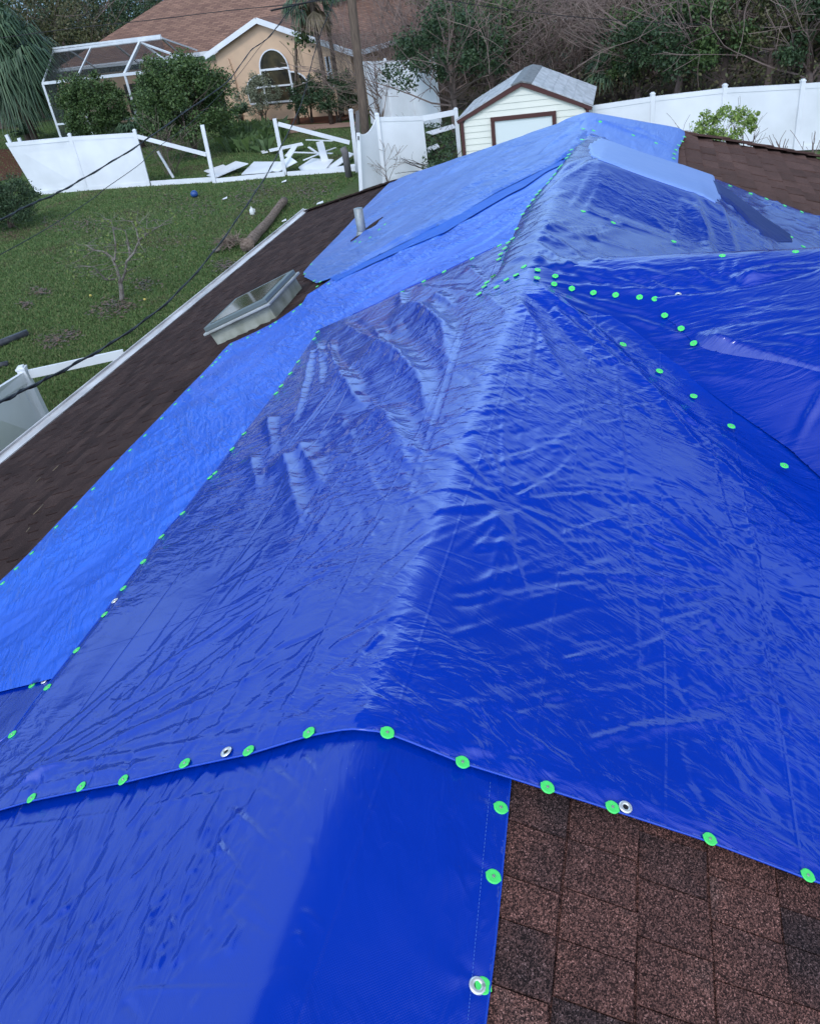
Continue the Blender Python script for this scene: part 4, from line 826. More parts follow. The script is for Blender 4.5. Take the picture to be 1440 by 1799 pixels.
# right hand fence
rf = empty('vinyl_fence', G(1145, 250, 0)*[1, 1, 0], label='tall white vinyl privacy fence behind the roof at the right', cat='fence')
tops = [(1040, 181), (1146, 165), (1273, 150), (1410, 142), (1560, 131), (1720, 120)]
FH = 1.95; pp = [G(x, y, FH) for x, y in tops]
for i, p in enumerate(pp):
    if i == 0: continue
    b = WB(); post(b, (p[0], p[1], 0), (p[0], p[1], FH)); b.build('post', M['white'], rf)
for i in range(len(pp)-1):
    a, c = pp[i], pp[i+1]; b = WB(); panel(b, (a[0], a[1], .05), (a[0], a[1], FH-.06), (c[0], c[1], .05), (c[0], c[1], FH-.06), gro=15); b.build('panel', W2, rf)
# leaning section at the back left
ln_ = empty('leaning_fence', G(150, 335), label='leaning white vinyl fence section on the far side of the lawn', cat='fence')
q0 = [(66, 342, 8, 247), (153, 334, 122, 236), (262, 326, 236, 229)]
pb = [(G(a, b_), None) for a, b_, _, _ in q0]; pb = [(x[0], FR(q_[2], q_[3], x[0])) for x, q_ in zip(pb, q0)]
for i, (a, t) in enumerate(pb):
    if i: b = WB(); post(b, a, t); b.build('post', M['white'], ln_)
for i in range(2):
    b = WB(); panel(b, pb[i][0], pb[i][0]+(pb[i][1]-pb[i][0])*.965, pb[i+1][0], pb[i+1][0]+(pb[i+1][1]-pb[i+1][0])*.965, rail=.16); b.build('panel', W2, ln_)
def wpost(name, label, pts, w_=.12, group=None, cat='post'):
    b = MB(); post(b, pts[0], pts[1], w_, False); o = b.build(name, M['white']); return tag(o, label, cat, group)
p1 = G(377, 321); t1 = FR(355, 219, p1); wpost('white_post', 'leaning white fence post standing between the broken rails', (p1, t1), .14)
p2 = G(501, 307); t2 = FR(482, 208, p2); wpost('white_post', 'white fence post with a sloping rail hanging from its top', (p2, t2), .14)
def rail(label, a, b_, w_=.05, h_=.15, name='fallen_rail', mt='white', up=(0, 0, 1)):
    b = MB(); b.beam(a, b_, w_, h_, up); return tag(b.build(name, M[mt]), label, 'fallen rail')
rail('fallen rail slanting from the leaning section down to the leaning post', FR(240, 239, pb[2][0]), FR(362, 271, p1))
rail('white rail sloping down from the top of the middle post', FR(488, 217, p2), FR(614, 250, p2))
q1 = G(305, 312); rail('short broken rail propped up in the gap of the fence', q1, FR(277, 265, q1), .1, .09)
q1 = G(22, 252); 
# bottom rail along the grass
rail('bottom rail on the grass from the leaning section to the leaning post', G(266, 322, .09), G(377, 315, .09), .05, .2)
rail('bottom rail on the grass between the two standing posts', G(380, 317, .09), G(500, 305, .09), .05, .17)
rail('bottom rail on the grass from the middle post towards the gate', G(505, 305, .09), G(628, 296, .09), .05, .16)
s0 = G(613, 311); b = MB(); b.tube([s0, FR(606, 268, s0), FR(602, 259, s0)], [.13, .13, .125], 10); tag(b.build('wooden_stump', M['wood_grey'], smooth=True), 'short grey round wooden post stump near the gate', 'wooden post')
# broken panels lying behind
def board(label, px, z=.08, t=.03, name='broken_board', zs=None, grp='broken fence pieces lying on the grass'):
    b = MB(); b.slab([G(x, y, (zs[i] if zs else z)) for i, (x, y) in enumerate(px)], t); return tag(b.build(name, M['white']), label, 'broken board', grp)
board('flat white board lying by the hedge left of the middle post', [(363, 308), (378, 312), (436, 287), (414, 283)], zs=[.05, .05, .3, .3])
board('smaller white board half hidden under the one by the hedge', [(358, 300), (372, 306), (402, 294), (392, 289)], zs=[.05, .05, .15, .15])
board('largest broken panel lying flat left of the middle post', [(424, 306), (474, 302), (516, 284), (446, 284)], z=.12)
board('tilted panel propped over the largest broken panel', [(474, 300), (488, 302), (522, 284), (508, 274)], zs=[.1, .1, .45, .5])
board('long thin slat lying behind the middle post', [(472, 262), (474, 266), (533, 254), (530, 250)], zs=[.15, .15, .3, .3])
board('small white chip lying at the left of the long thin slat', [(458, 265), (461, 269), (471, 267), (468, 263)], z=.05)
board('broad slat leaning on the long thin slat', [(500, 274), (510, 277), (522, 256), (516, 254)], zs=[.15, .15, .5, .5])
board('wide shattered panel lying under the crossed slats', [(524, 294), (528, 299), (572, 297), (586, 280), (548, 278)], zs=[.06, .05, .1, .2, .25])
board('narrow panel on the right of the shattered panel', [(572, 296), (590, 294), (622, 270), (612, 267)], zs=[.06, .06, .3, .3])
board('long slat lying along the bottom behind the wooden stump', [(566, 297), (567, 300), (624, 292), (623, 288)], z=.1)
for i, (x0, y0, x1, y1, la) in enumerate([(516, 267, 583, 269, 'horizontal slat of the crossed pile'), (542, 258, 563, 272, 'upper left slat of the crossed pile'), (589, 259, 562, 269, 'upper right slat of the crossed pile'), (533, 281, 560, 270, 'lower left slat of the crossed pile'), (538, 245, 584, 247, 'topmost slat across the upright of the crossed pile')]):
    b = MB(); b.beam(G(x0, y0, .35), G(x1, y1, .42), .10, .03); tag(b.build('loose_slat', M['white']), la, 'loose slat', 'broken fence pieces lying on the grass')
b = MB(); cpt = G(572, 286, .1); b.beam(cpt, FR(561, 248, cpt), .28, .03, up=(0, 1, 0)); tag(b.build('loose_slat', M['white']), 'broad upright slat standing in the middle of the crossed pile', 'loose slat', 'broken fence pieces lying on the grass')
for px, la in (((8, 236, 24, 249), 'end of a white post sticking up behind the left end of the fence'), ((30, 242, 42, 250), 'short post end right of the first one behind the fence')):
    bb = G(px[2], px[3]+60)*[1, 1, 0]; bb = FR(px[2]+4, px[3]+22, G(80, 330)); b = MB(); b.beam(bb, FR(px[0]+3, px[1], G(80, 330)), .13, .13, up=(0, 1, 0)); tag(b.build('broken_stub', M['white']), la, 'post')
# gate beside the utility pole
g1 = G(634, 336); g1t = FR(629, 233, g1); g2 = G(675, 322); g2t = FR(662, 204, g2)
gp = empty('garden_gate', g1, label='open white gate leaf with a curved top beside the utility pole', cat='gate')
b = WB(); b.beam(g1, g1t, .12, .12, up=(0, 1, 0)); b.build('post', M['white'], gp)
b = WB(); nsg = 8; top_ = []
for i in range(nsg+1):
    t = i/nsg; p = g1t+(g2t-g1t)*t; p = p-np.array([0, 0, .26*math.sin(math.pi*min(1, t))**1.0*(1-t*.3)]); top_.append(p)
b.slab([g1+[0, 0, .05], g2+[0, 0, .05]]+top_[::-1], .035); b.build('panel', W2, gp)
b = WB(); b.beam(FR(629.3, 238, g1)+np.array([0, -.07, 0]), FR(629.5, 245, g1)+np.array([0, -.07, 0]), .04, .02, up=(0, 1, 0)); b.build('latch', M['black'], gp)
hf = empty('fence_section', g2, label='white fence section between the gate and the shed with a missing panel', cat='fence')
k0 = G(628, 302); k0t = FR(616, 194, k0)
b = MB(); post(b, k0, k0t, .15); tag(b.build('white_post', M['white']), 'tall white gate post left of the utility pole', 'post')
b = MB(); w0 = G(640, 300, 0); b.slab([FR(625, 298, k0), FR(634, 298, k0), FR(631, 192, k0), FR(624, 196, k0)], .04); tag(b.build('board', M['wood_grey']), 'weathered grey board standing beside the tall gate post', 'board')
b = WB(); post(b, g2, g2t+[0, 0, .05], .14, True); b.build('post', M['white'], hf)
t3 = G(742, 203, 1.9); t4 = G(800, 192, 1.95)
b = WB(); panel(b, g2+[0, 0, .05], g2t-[0, 0, .02], (t3[0], t3[1], .05), t3, gro=9); b.build('panel', W2, hf)
b = WB(); b.beam(t3-[0, 0, .08], t4-[0, 0, .08], .05, .17); b.build('rail', M['white'], hf)
b = WB(); post(b, (t4[0], t4[1], 0), t4, .13); b.build('post', M['white'], hf)
# far fence behind the bare shrub
a, c = G(637, 107, 2.75), G(762, 104, 2.75)
ff = empty('far_fence', a*[1, 1, 0], label='far white fence seen through the bare branches by the neighbouring house', cat='fence')
kk_ = 3
for i in range(kk_):
    p, q_ = a+(c-a)*i/kk_, a+(c-a)*(i+1)/kk_; b = WB(); panel(b, (p[0], p[1], .05), p, (q_[0], q_[1], .05), q_, gro=10); b.build('panel', W2, ff)
    b = WB(); post(b, (q_[0], q_[1], 0), q_+[0, 0, .04]); b.build('post', M['white'], ff)
# fence at the lower left
f0 = G(92, 762); f0 = G(84, 742); ft = FR(38, 648, f0)
lf_ = empty('corner_fence', f0, label='near white fence panel and post cut by the left edge of the photo', cat='fence')
f1 = G(-150, 1010); 
b = WB(); post(b, f0-(ft-f0)*.35, ft, .15); b.build('post', M['white'], lf_)
e1 = FR(-60, 722, G(-40, 850)); e0 = FR(-40, 870, G(-40, 850))
b = WB(); panel(b, f0-(ft-f0)*.35, ft-(ft-f0)*.05, e0-[0, 0, .3], FR(-60, 716, G(-40, 850)), gro=9, rail=.2); b.build('panel', W2, lf_)
rail('white rail pointing from the near corner post across the grass', FR(52, 657, f0), FR(212, 632, f0)+np.array([0, .3, 0]), .05, .16)

# ------------------------------------------------------------ garden shed
E0, E1 = G(803, 212, 2.0), G(1040, 187, 2.0); dx_ = (E1-E0); Wd = np.linalg.norm(dx_); dx_ /= Wd; dy_ = np.array([-dx_[1], dx_[0], 0.]); 
sh = empty('garden_shed', (E0+E1)/2*[1, 1, 0], label='cream sided garden shed with brown trim and a grey metal roof', cat='shed')
def SP(x, y, z): return E0*[1, 1, 0]+dx_*x+dy_*y+np.array([0, 0, z])
ap = VP(916, 147, E0, dx_); AH = ap[2]; AX = (ap-E0)@dx_; DP = 3.6; OV = .12
b = WB()
zev = 1.93
# lap siding: each course a slightly tilted board
nrow = 15; top_z = AH-.12
for i in range(nrow+1):
    z0 = i*(top_z/nrow); z1 = z0+top_z/nrow
    def xs(z):
        if z <= zev: return OV, Wd-OV
        t = (z-zev)/(AH-.05-zev); return OV+(AX-OV)*t, Wd-OV-(Wd-OV-AX)*t
    a0, a1 = xs(z0); c0, c1 = xs(min(z1, AH-.08))
    if a1-a0 < .15: break
    b.add([SP(a0, .0, z0), SP(a1, .0, z0), SP(c1, .022, z1), SP(c0, .022, z1), SP(a0, .022, z0), SP(a1, .022, z0)], [(0, 1, 2, 3), (4, 5, 1, 0)])
b.add([SP(OV, .03, 0), SP(OV, DP, 0), SP(OV, DP, zev), SP(OV, .03, zev)], [(0, 1, 2, 3)]); b.add([SP(Wd-OV, .03, 0), SP(Wd-OV, DP, 0), SP(Wd-OV, DP, zev), SP(Wd-OV, .03, zev)], [(0, 1, 2, 3)])
b.add([SP(OV, DP, 0), SP(Wd-OV, DP, 0), SP(Wd-OV, DP, zev), SP(AX, DP, AH-.1), SP(OV, DP, zev)], [(0, 1, 2, 3, 4)])
b.build('wall', M['siding'], sh)
b = WB()
b.beam(SP(0, -.06, 1.98), SP(AX, -.06, AH+.02), .14, .04, up=dy_); b.beam(SP(AX, -.06, AH+.02), SP(Wd, -.06, 1.98), .14, .04, up=dy_)
b.beam(SP(OV+.02, -.03, 0), SP(OV+.02, -.03, 1.95), .10, .05, up=dy_); b.beam(SP(Wd-OV-.02, -.03, 0), SP(Wd-OV-.02, -.03, 1.95), .10, .05, up=dy_)
b.build('trim', M['trim_brown'], sh)
rt = WB(); OVB = .1
zE_, zA_ = 2.04, AH+.09
mid = .86
for (xa, za, xb, zb) in ((-.02, zE_, AX*mid, zA_-.08), (AX+(Wd-AX)*(1-mid), zA_-.08, Wd+.02, zE_)):
    rt.hexa([SP(xa, -.09, za-.03), SP(xb, -.09, zb-.03), SP(xb, DP+OVB, zb-.03), SP(xa, DP+OVB, za-.03), SP(xa, -.09, za), SP(xb, -.09, zb), SP(xb, DP+OVB, zb), SP(xa, DP+OVB, za)])
    for i in range(1, 6):
        t = i/6; x_ = xa+(xb-xa)*t; z_ = za+(zb-za)*t; rt.beam(SP(x_, -.09, z_+.006), SP(x_, DP+OVB, z_+.006), .018, .012)
rt.build('roof', M['metalroof'], sh)
b = WB()
for s_ in (-1, 1):
    xo = AX*mid-.02 if s_ < 0 else AX+(Wd-AX)*(1-mid)+.02
    b.hexa([SP(AX, -.10, zA_-.03), SP(xo, -.10, zA_-.115), SP(xo, DP+OVB+.01, zA_-.115), SP(AX, DP+OVB+.01, zA_-.03), SP(AX, -.10, zA_+.012), SP(xo, -.10, zA_-.068), SP(xo, DP+OVB+.01, zA_-.068), SP(AX, DP+OVB+.01, zA_+.012)])
b.build('ridge_cap', M['ridgecap'], sh)
dl, dr = VP(865, 209, E0, dx_), VP(973, 197, E0, dx_); xl, xr = (dl-E0)@dx_, (dr-E0)@dx_; zt = dl[2]
b = WB(); b.add([SP(xl+.05, -.02, .02), SP(xr-.05, -.02, .02), SP(xr-.05, -.02, zt-.05), SP(xl+.05, -.02, zt-.05)], [(0, 1, 2, 3)]); dd_ = b.build('door', M['door'], sh)
b = WB(); b.beam(SP(xl, -.035, 0), SP(xl, -.035, zt), .12, .05, up=dy_); b.beam(SP(xr, -.035, 0), SP(xr, -.035, zt), .12, .05, up=dy_); b.beam(SP(xl-.06, -.04, zt-.0), SP(xr+.06, -.04, zt-.0), .12, .05, up=dy_)
b.build('door_frame', M['trim_brown'], sh)

# ------------------------------------------------------------ neighbour's house
dW = np.array([-.857, .515, 0]); nW = np.array([dW[1], -dW[0], 0.]); nW = -nW if nW[1] > 0 else nW     # nW points towards the viewer
pw = np.array([-3.4, 50.8, 0]); inn = -nW
WP = lambda px, py: VP(px, py, pw, dW)
eL, eA, eR = WP(371, 93), WP(458, 31), WP(627, 88)
nh = empty('neighbour_house', pw, label='tan stucco house with a brown shingle roof and arched window', cat='house')
ez = 3.05; sL, sR, sA = eL@dW, eR@dW, eA@dW
base0 = pw@dW
def HP(s, d, z): return pw + dW*(s-base0) + inn*d + np.array([0, 0, z])
azp = eA[2]; ez = (eL[2]+eR[2])/2
b = WB(); b.slab([HP(sL-.35, 0, 0), HP(sR+.35, 0, 0), HP(sR+.35, 0, eR[2]-.05), HP(sA, 0, azp-.15), HP(sL-.35, 0, eL[2]-.05)], .3)
b.slab([HP(sR+.5, .16, 0), HP(sR+.5, 16, 0), HP(sR+.5, 16, eR[2]-.2), HP(sR+.5, .16, eR[2]-.2)], .2)
b.slab([HP(sL+16, 3.2, 0), HP(sL-.35, 3.2, 0), HP(sL-.35, 3.2, ez-.3), HP(sL+16, 3.2, ez-.3)], .2)
b.build('wall', M['stucco'], nh)
# roofs with their shingle pattern laid in metres
def roofface(me_pts, name='roof'):
    V, F, UVs = [], [], []
    for pts in me_pts:
        P = [np.array(p, float) for p in pts]; n_ = np.cross(P[1]-P[0], P[2]-P[0]); n_ /= np.linalg.norm(n_); hx = np.cross((0, 0, 1.), n_); hx /= np.linalg.norm(hx); hy = np.cross(n_, hx)
        k_ = len(V); V += [tuple(p) for p in P]; F.append(tuple(range(k_, k_+len(P)))); UVs += [((p@hx), (p@hy)) for p in P]
    me = bpy.data.meshes.new(name); me.from_pydata(V, [], F); uvl = me.uv_layers.new(name='UVMap')
    for lp in me.loops: uvl.data[lp.index].uv = UVs[lp.vertex_index]
    me.materials.append(M['neighbour_shingle']); me.update(); o = bpy.data.objects.new(name, me); C.objects.link(o); o.parent = nh
    o.matrix_parent_inverse = Matrix.Translation(nh.location).inverted()
    return o
slopeR = (azp-eR[2])/abs(sR-sA); slopeL = (azp-eL[2])/abs(sL-sA); mz = ez-.1
# gable wing (both slopes), then the long main roof behind with its left hip
sM = sL+15.5; RD = 12.
roofface([[HP(sA, -.45, azp), HP(sR-.15, -.45, eR[2]-.02), HP(sR-.15, 18, eR[2]-.02), HP(sA, 18, azp)],
          [HP(sA, -.45, azp+.001), HP(sA, 9, azp+.001), HP(sL+.1, 9, eL[2]), HP(sL+.1, -.45, eL[2])]])
ML, MRr = WP(100, 118), None
PD = lambda px, py, d: VP(px, py, HP(0, d, 0), dW)
pe_ = PD(97, 121, 2.7); sE = pe_@dW; mz = pe_[2]; zr_ = mz+.42*(RD-2.7)
cand = [(abs(PD(134+t*1.41, 78-t*.78, RD)[2]-zr_), t) for t in range(0, 400, 2)]; tb_ = min(cand)[1]; sRd = PD(134+tb_*1.41, 78-tb_*.78, RD)@dW
print('roof', sE, mz, sRd, sL, ez)
roofface([[HP(sE, 2.7, mz), HP(sA-.5, 2.7, mz), HP(sA-.5, RD, mz+.42*(RD-2.7)), HP(sRd, RD, mz+.42*(RD-2.7))], [HP(sE, 2.7, mz), HP(sRd, RD, mz+.42*(RD-2.7)), HP(sE, RD*2, mz)],
          [HP(sA-.5, RD, mz+.42*(RD-2.7)), HP(sR-.3, RD+3, mz+.42*(RD-2.7)-.3), HP(sE, RD*2, mz), HP(sRd, RD, mz+.42*(RD-2.7))]])
b = WB()
b.beam(HP(sL+.15, -.47, eL[2]-.12), HP(sA, -.47, azp-.06), .26, .05, up=nW); b.beam(HP(sA, -.475, azp-.06), HP(sR-.2, -.475, eR[2]-.14), .26, .05, up=nW)
b.beam(HP(sR-.2, -.4, eR[2]-.12), HP(sR-.2, 18, eR[2]-.12), .05, .24)
b.beam(HP(sE, 2.66, mz-.1), HP(sL-.3, 2.66, mz-.1), .05, .22)
b.build('fascia', M['white'], nh)
# arched window: tall centre arch and two lower side arches
def arc(cs, cz_, r, n=14): return [(cs-r*math.cos(math.pi*i/n), cz_+r*math.sin(math.pi*i/n)) for i in range(n+1)]
WQ = lambda px, py: (lambda p: (p@dW, p[2]))(WP(px, py))
xl_, zl_ = WQ(461, 121); xr_, zr_ = WQ(511, 118); xa, zb_ = WQ(442, 170); xd, _ = WQ(545, 148); zsill = WQ(500, 180)[1]; zbar = WQ(490, 149)[1]
cz1 = (zl_+zr_)/2; rC = abs(xl_-xr_)/2; cS = (xl_+xr_)/2
def win(pts, th, dd, mt, name, par):
    b = WB(); P = [HP(s, dd, z) for s, z in pts]; b.slab(P, th); return b.build(name, mt, par)
gl = [(xl_, zsill)]+arc((xl_+xr_)/2, cz1, -rC)[0:0]+[(cS+rC*math.cos(math.pi*i/14), cz1+rC*math.sin(math.pi*i/14)) for i in range(15)]+[(xr_, zsill)]
wn = win(gl, .06, -.16, M['glass'], 'window', nh)
def sidegl(x0, x1):      # quarter arch falling away from the centre light
    r_ = abs(x1-x0); s_ = 1 if x1 > x0 else -1; return [(x0, zsill+.1), (x1, zsill+.1)]+[(x0+s_*r_*math.cos(a), zbar-.05+(cz1-.15-zbar)*math.sin(a)) for a in [math.pi/2*i/8 for i in range(9)]]
win(sidegl(xl_, xa), .06, -.165, M['glass'], 'window_light', wn); win(sidegl(xr_, xd), .06, -.165, M['glass'], 'window_light', wn)
b = WB(); fr_ = lambda s, z, d=-.22: HP(s, d, z)
b.beam(fr_(xl_, zsill), fr_(xl_, cz1), .10, .05, up=nW); b.beam(fr_(xr_, zsill), fr_(xr_, cz1), .10, .05, up=nW); b.beam(fr_(xl_, cz1), fr_(xr_, cz1), .10, .05, up=nW); b.beam(fr_(xa, zbar), fr_(xd, zbar), .08, .05, up=nW); b.beam(fr_(xa, zsill+.1), fr_(xd, zsill+.1), .09, .05, up=nW)
def arcbeam(pts, w_=.06):
    for i in range(len(pts)-1): b.beam(fr_(*pts[i]), fr_(*pts[i+1]), w_, .06, up=nW)
arcbeam([(cS+rC*math.cos(math.pi*i/14), cz1+rC*math.sin(math.pi*i/14)) for i in range(15)]); arcbeam(sidegl(xl_, xa)[1:]); arcbeam(sidegl(xr_, xd)[1:])
b.build('window_frame', M['white'], wn)
x0, z0 = WQ(575, 98); x1, z1 = WQ(590, 150)
w2 = win([(x0, z1), (x1, z1), (x1, z0), (x0, z0)], .06, -.16, M['glass'], 'window', nh); b = WB(); zm = (z0+z1)/2
b.beam(fr_(x0, zm), fr_(x1, zm), .09, .05, up=nW); b.beam(fr_(x0, z0), fr_(x0, z1), .07, .05, up=nW); b.beam(fr_(x1, z0), fr_(x1, z1), .07, .05, up=nW); b.build('window_frame', M['white'], w2)
# downspout and side recess
xx, zz = WQ(404, 101); b = WB(); b.tube([HP(xx, -.22, zz), HP(xx-.15, -.25, zz-.8), HP(xx-.1, -.22, .1)], .05, 6); b.build('downspout', M['stucco'], nh)
# dark doors and screens of the lanai behind the cage
xq = sL+1.2
for i in range(3):
    win([(xq+i*3.2, .1), (xq+i*3.2+2.4, .1), (xq+i*3.2+2.4, 2.2), (xq+i*3.2, 2.2)], .06, 3.05, M['glass'], 'sliding_door', nh)

# pool cage: aluminium beams and dark mesh
screen = bpy.data.materials.new('screen_mesh'); screen.use_nodes = True; n = screen.node_tree.nodes; l = screen.node_tree.links
pb_ = n['Principled BSDF']; pb_.inputs['Base Color'].default_value = (.02, .022, .026, 1); pb_.inputs['Roughness'].default_value = .7; pb_.inputs['Alpha'].default_value = .42
cg = empty('pool_cage', HP(sL+6, -2, 0), label='white aluminium pool cage with dark screens against the tan house', cat='pool cage')
PC = lambda px, py, d: VP(px, py, HP(0, d, 0), dW)
dF, dT, dE = -3.6, -1.2, 2.6
C1, C2 = PC(283, 66, dT), PC(94, 90, dT)                         # upper beam
B1, B2, B3, B4 = PC(75, 146, dF), PC(133, 141, dF), PC(219, 130, dF), PC(300, 121, dF)
A0, A1 = PC(92, 124, dE), PC(308, 103, dE)
b = WB(); bm = lambda p, q_, w_=.075: b.beam(p, q_, w_, w_*1.2)
bm(C2, C1, .13); bm(C2+[0, 0, .16], C1+[0, 0, .12], .08); bm(B1, B4, .12)
bm(PC(160, 83, dT), B2); bm(PC(246, 74, dT), B3, .13); bm(PC(246, 74, dT), PC(315, 99, dF)); bm(PC(250, 75, dT), PC(308, 119, dF)); bm(C1, PC(346, 88, dE)); bm(C1, PC(318, 97, dE)); bm(PC(122, 88, dT), PC(167, 118, dE)); bm(PC(204, 79, dT), PC(244, 111, dE)); bm(C2, B1)
for p in (B1, B2, B3, B4):
    bm(p, p*[1, 1, 0], .10)
bm(B1*[1, 1, 0]+[0, 0, 1.1], B4*[1, 1, 0]+[0, 0, 1.1], .08); bm(A0, A1, .12)
b.build('beams', mat('grey_white_aluminium', (.52, .56, .60), .45, .5, var=(.66, .69, .72), vscale=2.), cg)
b = WB(); b.add([C2, C1, A1, A0], [(0, 1, 2, 3)]); b.add([B1, B4, C1, C2], [(0, 1, 2, 3)]); b.add([B1*[1, 1, 0], B4*[1, 1, 0], B4, B1], [(0, 1, 2, 3)]); b.add([C1, PC(346, 88, dE), A1], [(0, 1, 2)])
b.build('screen', screen, cg)

# ------------------------------------------------------------ utility pole and cables
pbx = G(648, 318); pb0 = FR(647, 300, pbx)*[1, 1, 0]+[0, 0, 0]
b = MB(); up_ = FR(617, -4, pb0); d = (up_-pb0); b.tube([pb0-d*.02, pb0+d*.5+[.02, 0, 0], up_, pb0+d*1.6], [.165, .155, .148, .13], 14)
tag(b.build('utility_pole', M['wood_pole'], smooth=True), 'weathered wooden utility pole rising behind the white gate', 'utility pole')
def cable(label, pts, r=.012, name='cable', grp='overhead cables', tw=False):
    P = [AT(x, y, d_) for x, y, d_ in pts]; Q = []
    for i in range(len(P)-1):      # Catmull-Rom
        p0, p1_, p2_, p3 = P[max(i-1, 0)], P[i], P[i+1], P[min(i+2, len(P)-1)]
        for j in range(8):
            t = j/8; Q.append(.5*((2*p1_)+(-p0+p2_)*t+(2*p0-5*p1_+4*p2_-p3)*t*t+(-p0+3*p1_-3*p2_+p3)*t**3))
    Q.append(P[-1]); b = MB(); b.tube(Q, r, 6)
    if tw:
        T = [q_+np.array([math.cos(i*1.1)*r*1.3, 0, math.sin(i*1.1)*r*1.3]) for i, q_ in enumerate(Q)]; b2 = MB(); b2.tube(T, r*.8, 5)
        o = b.build(name, M['wire'], smooth=True); b2.build('wrapped_strand', M['wire'], o, smooth=True)
    else: o = b.build(name, M['wire'], smooth=True)
    return tag(o, label, 'cable', grp)
cable('thick twisted service drop curving from the left edge up to the utility pole', [(-60, 738, 6.2), (0, 706, 6.8), (60, 676, 7.6), (130, 640, 8.6), (215, 590, 10.2), (300, 525, 12.4), (372, 446, 15), (432, 362, 18), (472, 300, 20.5), (497, 250, 22.5), (515, 215, 24), (532, 172, 25.5), (545, 120, 27), (556, 80, 28.2), (568, 45, 29), (582, 10, 30), (590, -20, 31)], .011, tw=True)
cable('cable crossing in front of the leaning fence section', [(-60, 412, 12), (0, 386, 12.8), (55, 358, 13.8), (100, 339, 14.6), (155, 308, 15.8), (242, 255, 18), (328, 194, 21), (400, 142, 24), (440, 89, 26.5), (471, 66, 28), (495, 35, 29), (522, 0, 30), (535, -20, 31)], .011, tw=True)
cable('thin cable just below the one crossing the leaning fence', [(-60, 478, 12), (0, 447, 13), (50, 420, 13.8), (97, 392, 14.8), (164, 348, 16.5), (186, 330, 17), (244, 289, 19), (278, 258, 20.3), (333, 217, 22), (400, 152, 24.5), (420, 130, 26), (462, 75, 28), (500, 33, 29.5), (525, 4, 30.5), (536, -15, 31)], .006)
cable('thin cable over the roof of the tan house at the top left', [(-60, 72, 38), (0, 66, 37), (130, 49, 36), (260, 35, 35), (400, 18, 34), (520, 6, 33), (620, -8, 32)], .014)
cable('thin cable over the thicket at the top right', [(745, -8, 33), (850, 10, 34), (980, 26, 35), (1100, 36, 36), (1250, 43, 37), (1440, 48, 38), (1560, 50, 39)], .014)
b = MB(); p = AT(476, 18, 36); b.tube([p, AT(555, 0, 35), AT(590, -14, 34)], .035, 6); tag(b.build('insulator_arm', M['black'], smooth=True), 'short black rod in front of the tan roof', 'rod')

# ------------------------------------------------------------ things on the lawn
# fallen palm log with its upturned root ball
l0, l1 = G(434, 432, .17), G(500, 352, .14); d = (l1-l0); n_ = 16; pts = []; rr = []
for i in range(n_+1):
    t = i/n_; pts.append(l0+d*t+[0, 0, .02*math.sin(9*t)]); rr.append(.155-.035*t+.014*rnd.uniform(-1, 1)+(.05 if t < .06 else 0))
lg = MB(); lg.tube(pts, rr, 14); lo = lg.build('fallen_log', M['log'], smooth=True); tag(lo, 'fallen palm trunk lying on the lawn beside the gutter', 'log')
b = MB(); q = random.Random(5)
rc = G(405, 430, .1)
for i in range(150):
    a = q.uniform(0, 6.28); s_ = q.uniform(0, .55); p = rc+np.array([math.cos(a)*s_*.9, math.sin(a)*s_*1.1, q.uniform(0, .12)]); dd = np.array([q.gauss(0, 1), q.gauss(0, 1), abs(q.gauss(0, .6))]); dd /= np.linalg.norm(dd)
    b.tube([p, p+dd*.16+[0, 0, .04], p+dd*.34], [.010, .007, .004], 3, cap=False)
tag(b.build('root_debris', M['twig_pale']), 'heap of torn brown roots beside the fallen palm trunk', 'root heap', kind='stuff')
b = MB(); p = G(376, 441, .05); b.tube([p, G(385, 438, .12), G(393, 425, .2), G(397, 412, .22)], [.06, .05, .035, .02], 8); tag(b.build('broken_branch', M['bark_pale'], smooth=True), 'pale broken root sticking out at the left of the root heap', 'branch')
# plastic jug
jp = G(444, 377); b = MB(); b.tube([jp+[0, 0, z] for z in (0, .02, .16, .2, .24)], [.075, .085, .085, .05, .022], 12); jo = b.build('plastic_jug', M['jug'], smooth=True); tag(jo, 'milky white plastic jug standing on the grass above the root heap', 'jug')
b = MB(); b.tube([jp+[0, 0, .24], jp+[0, 0, .262]], .024, 10); b.build('cap', M['jug'], jo)
b = MB(); b.tube([jp+[.05, -.04, .20], jp+[.11, -.06, .18], jp+[.11, -.06, .10], jp+[.075, -.05, .07]], .012, 6); b.build('handle', M['jug'], jo, smooth=True)
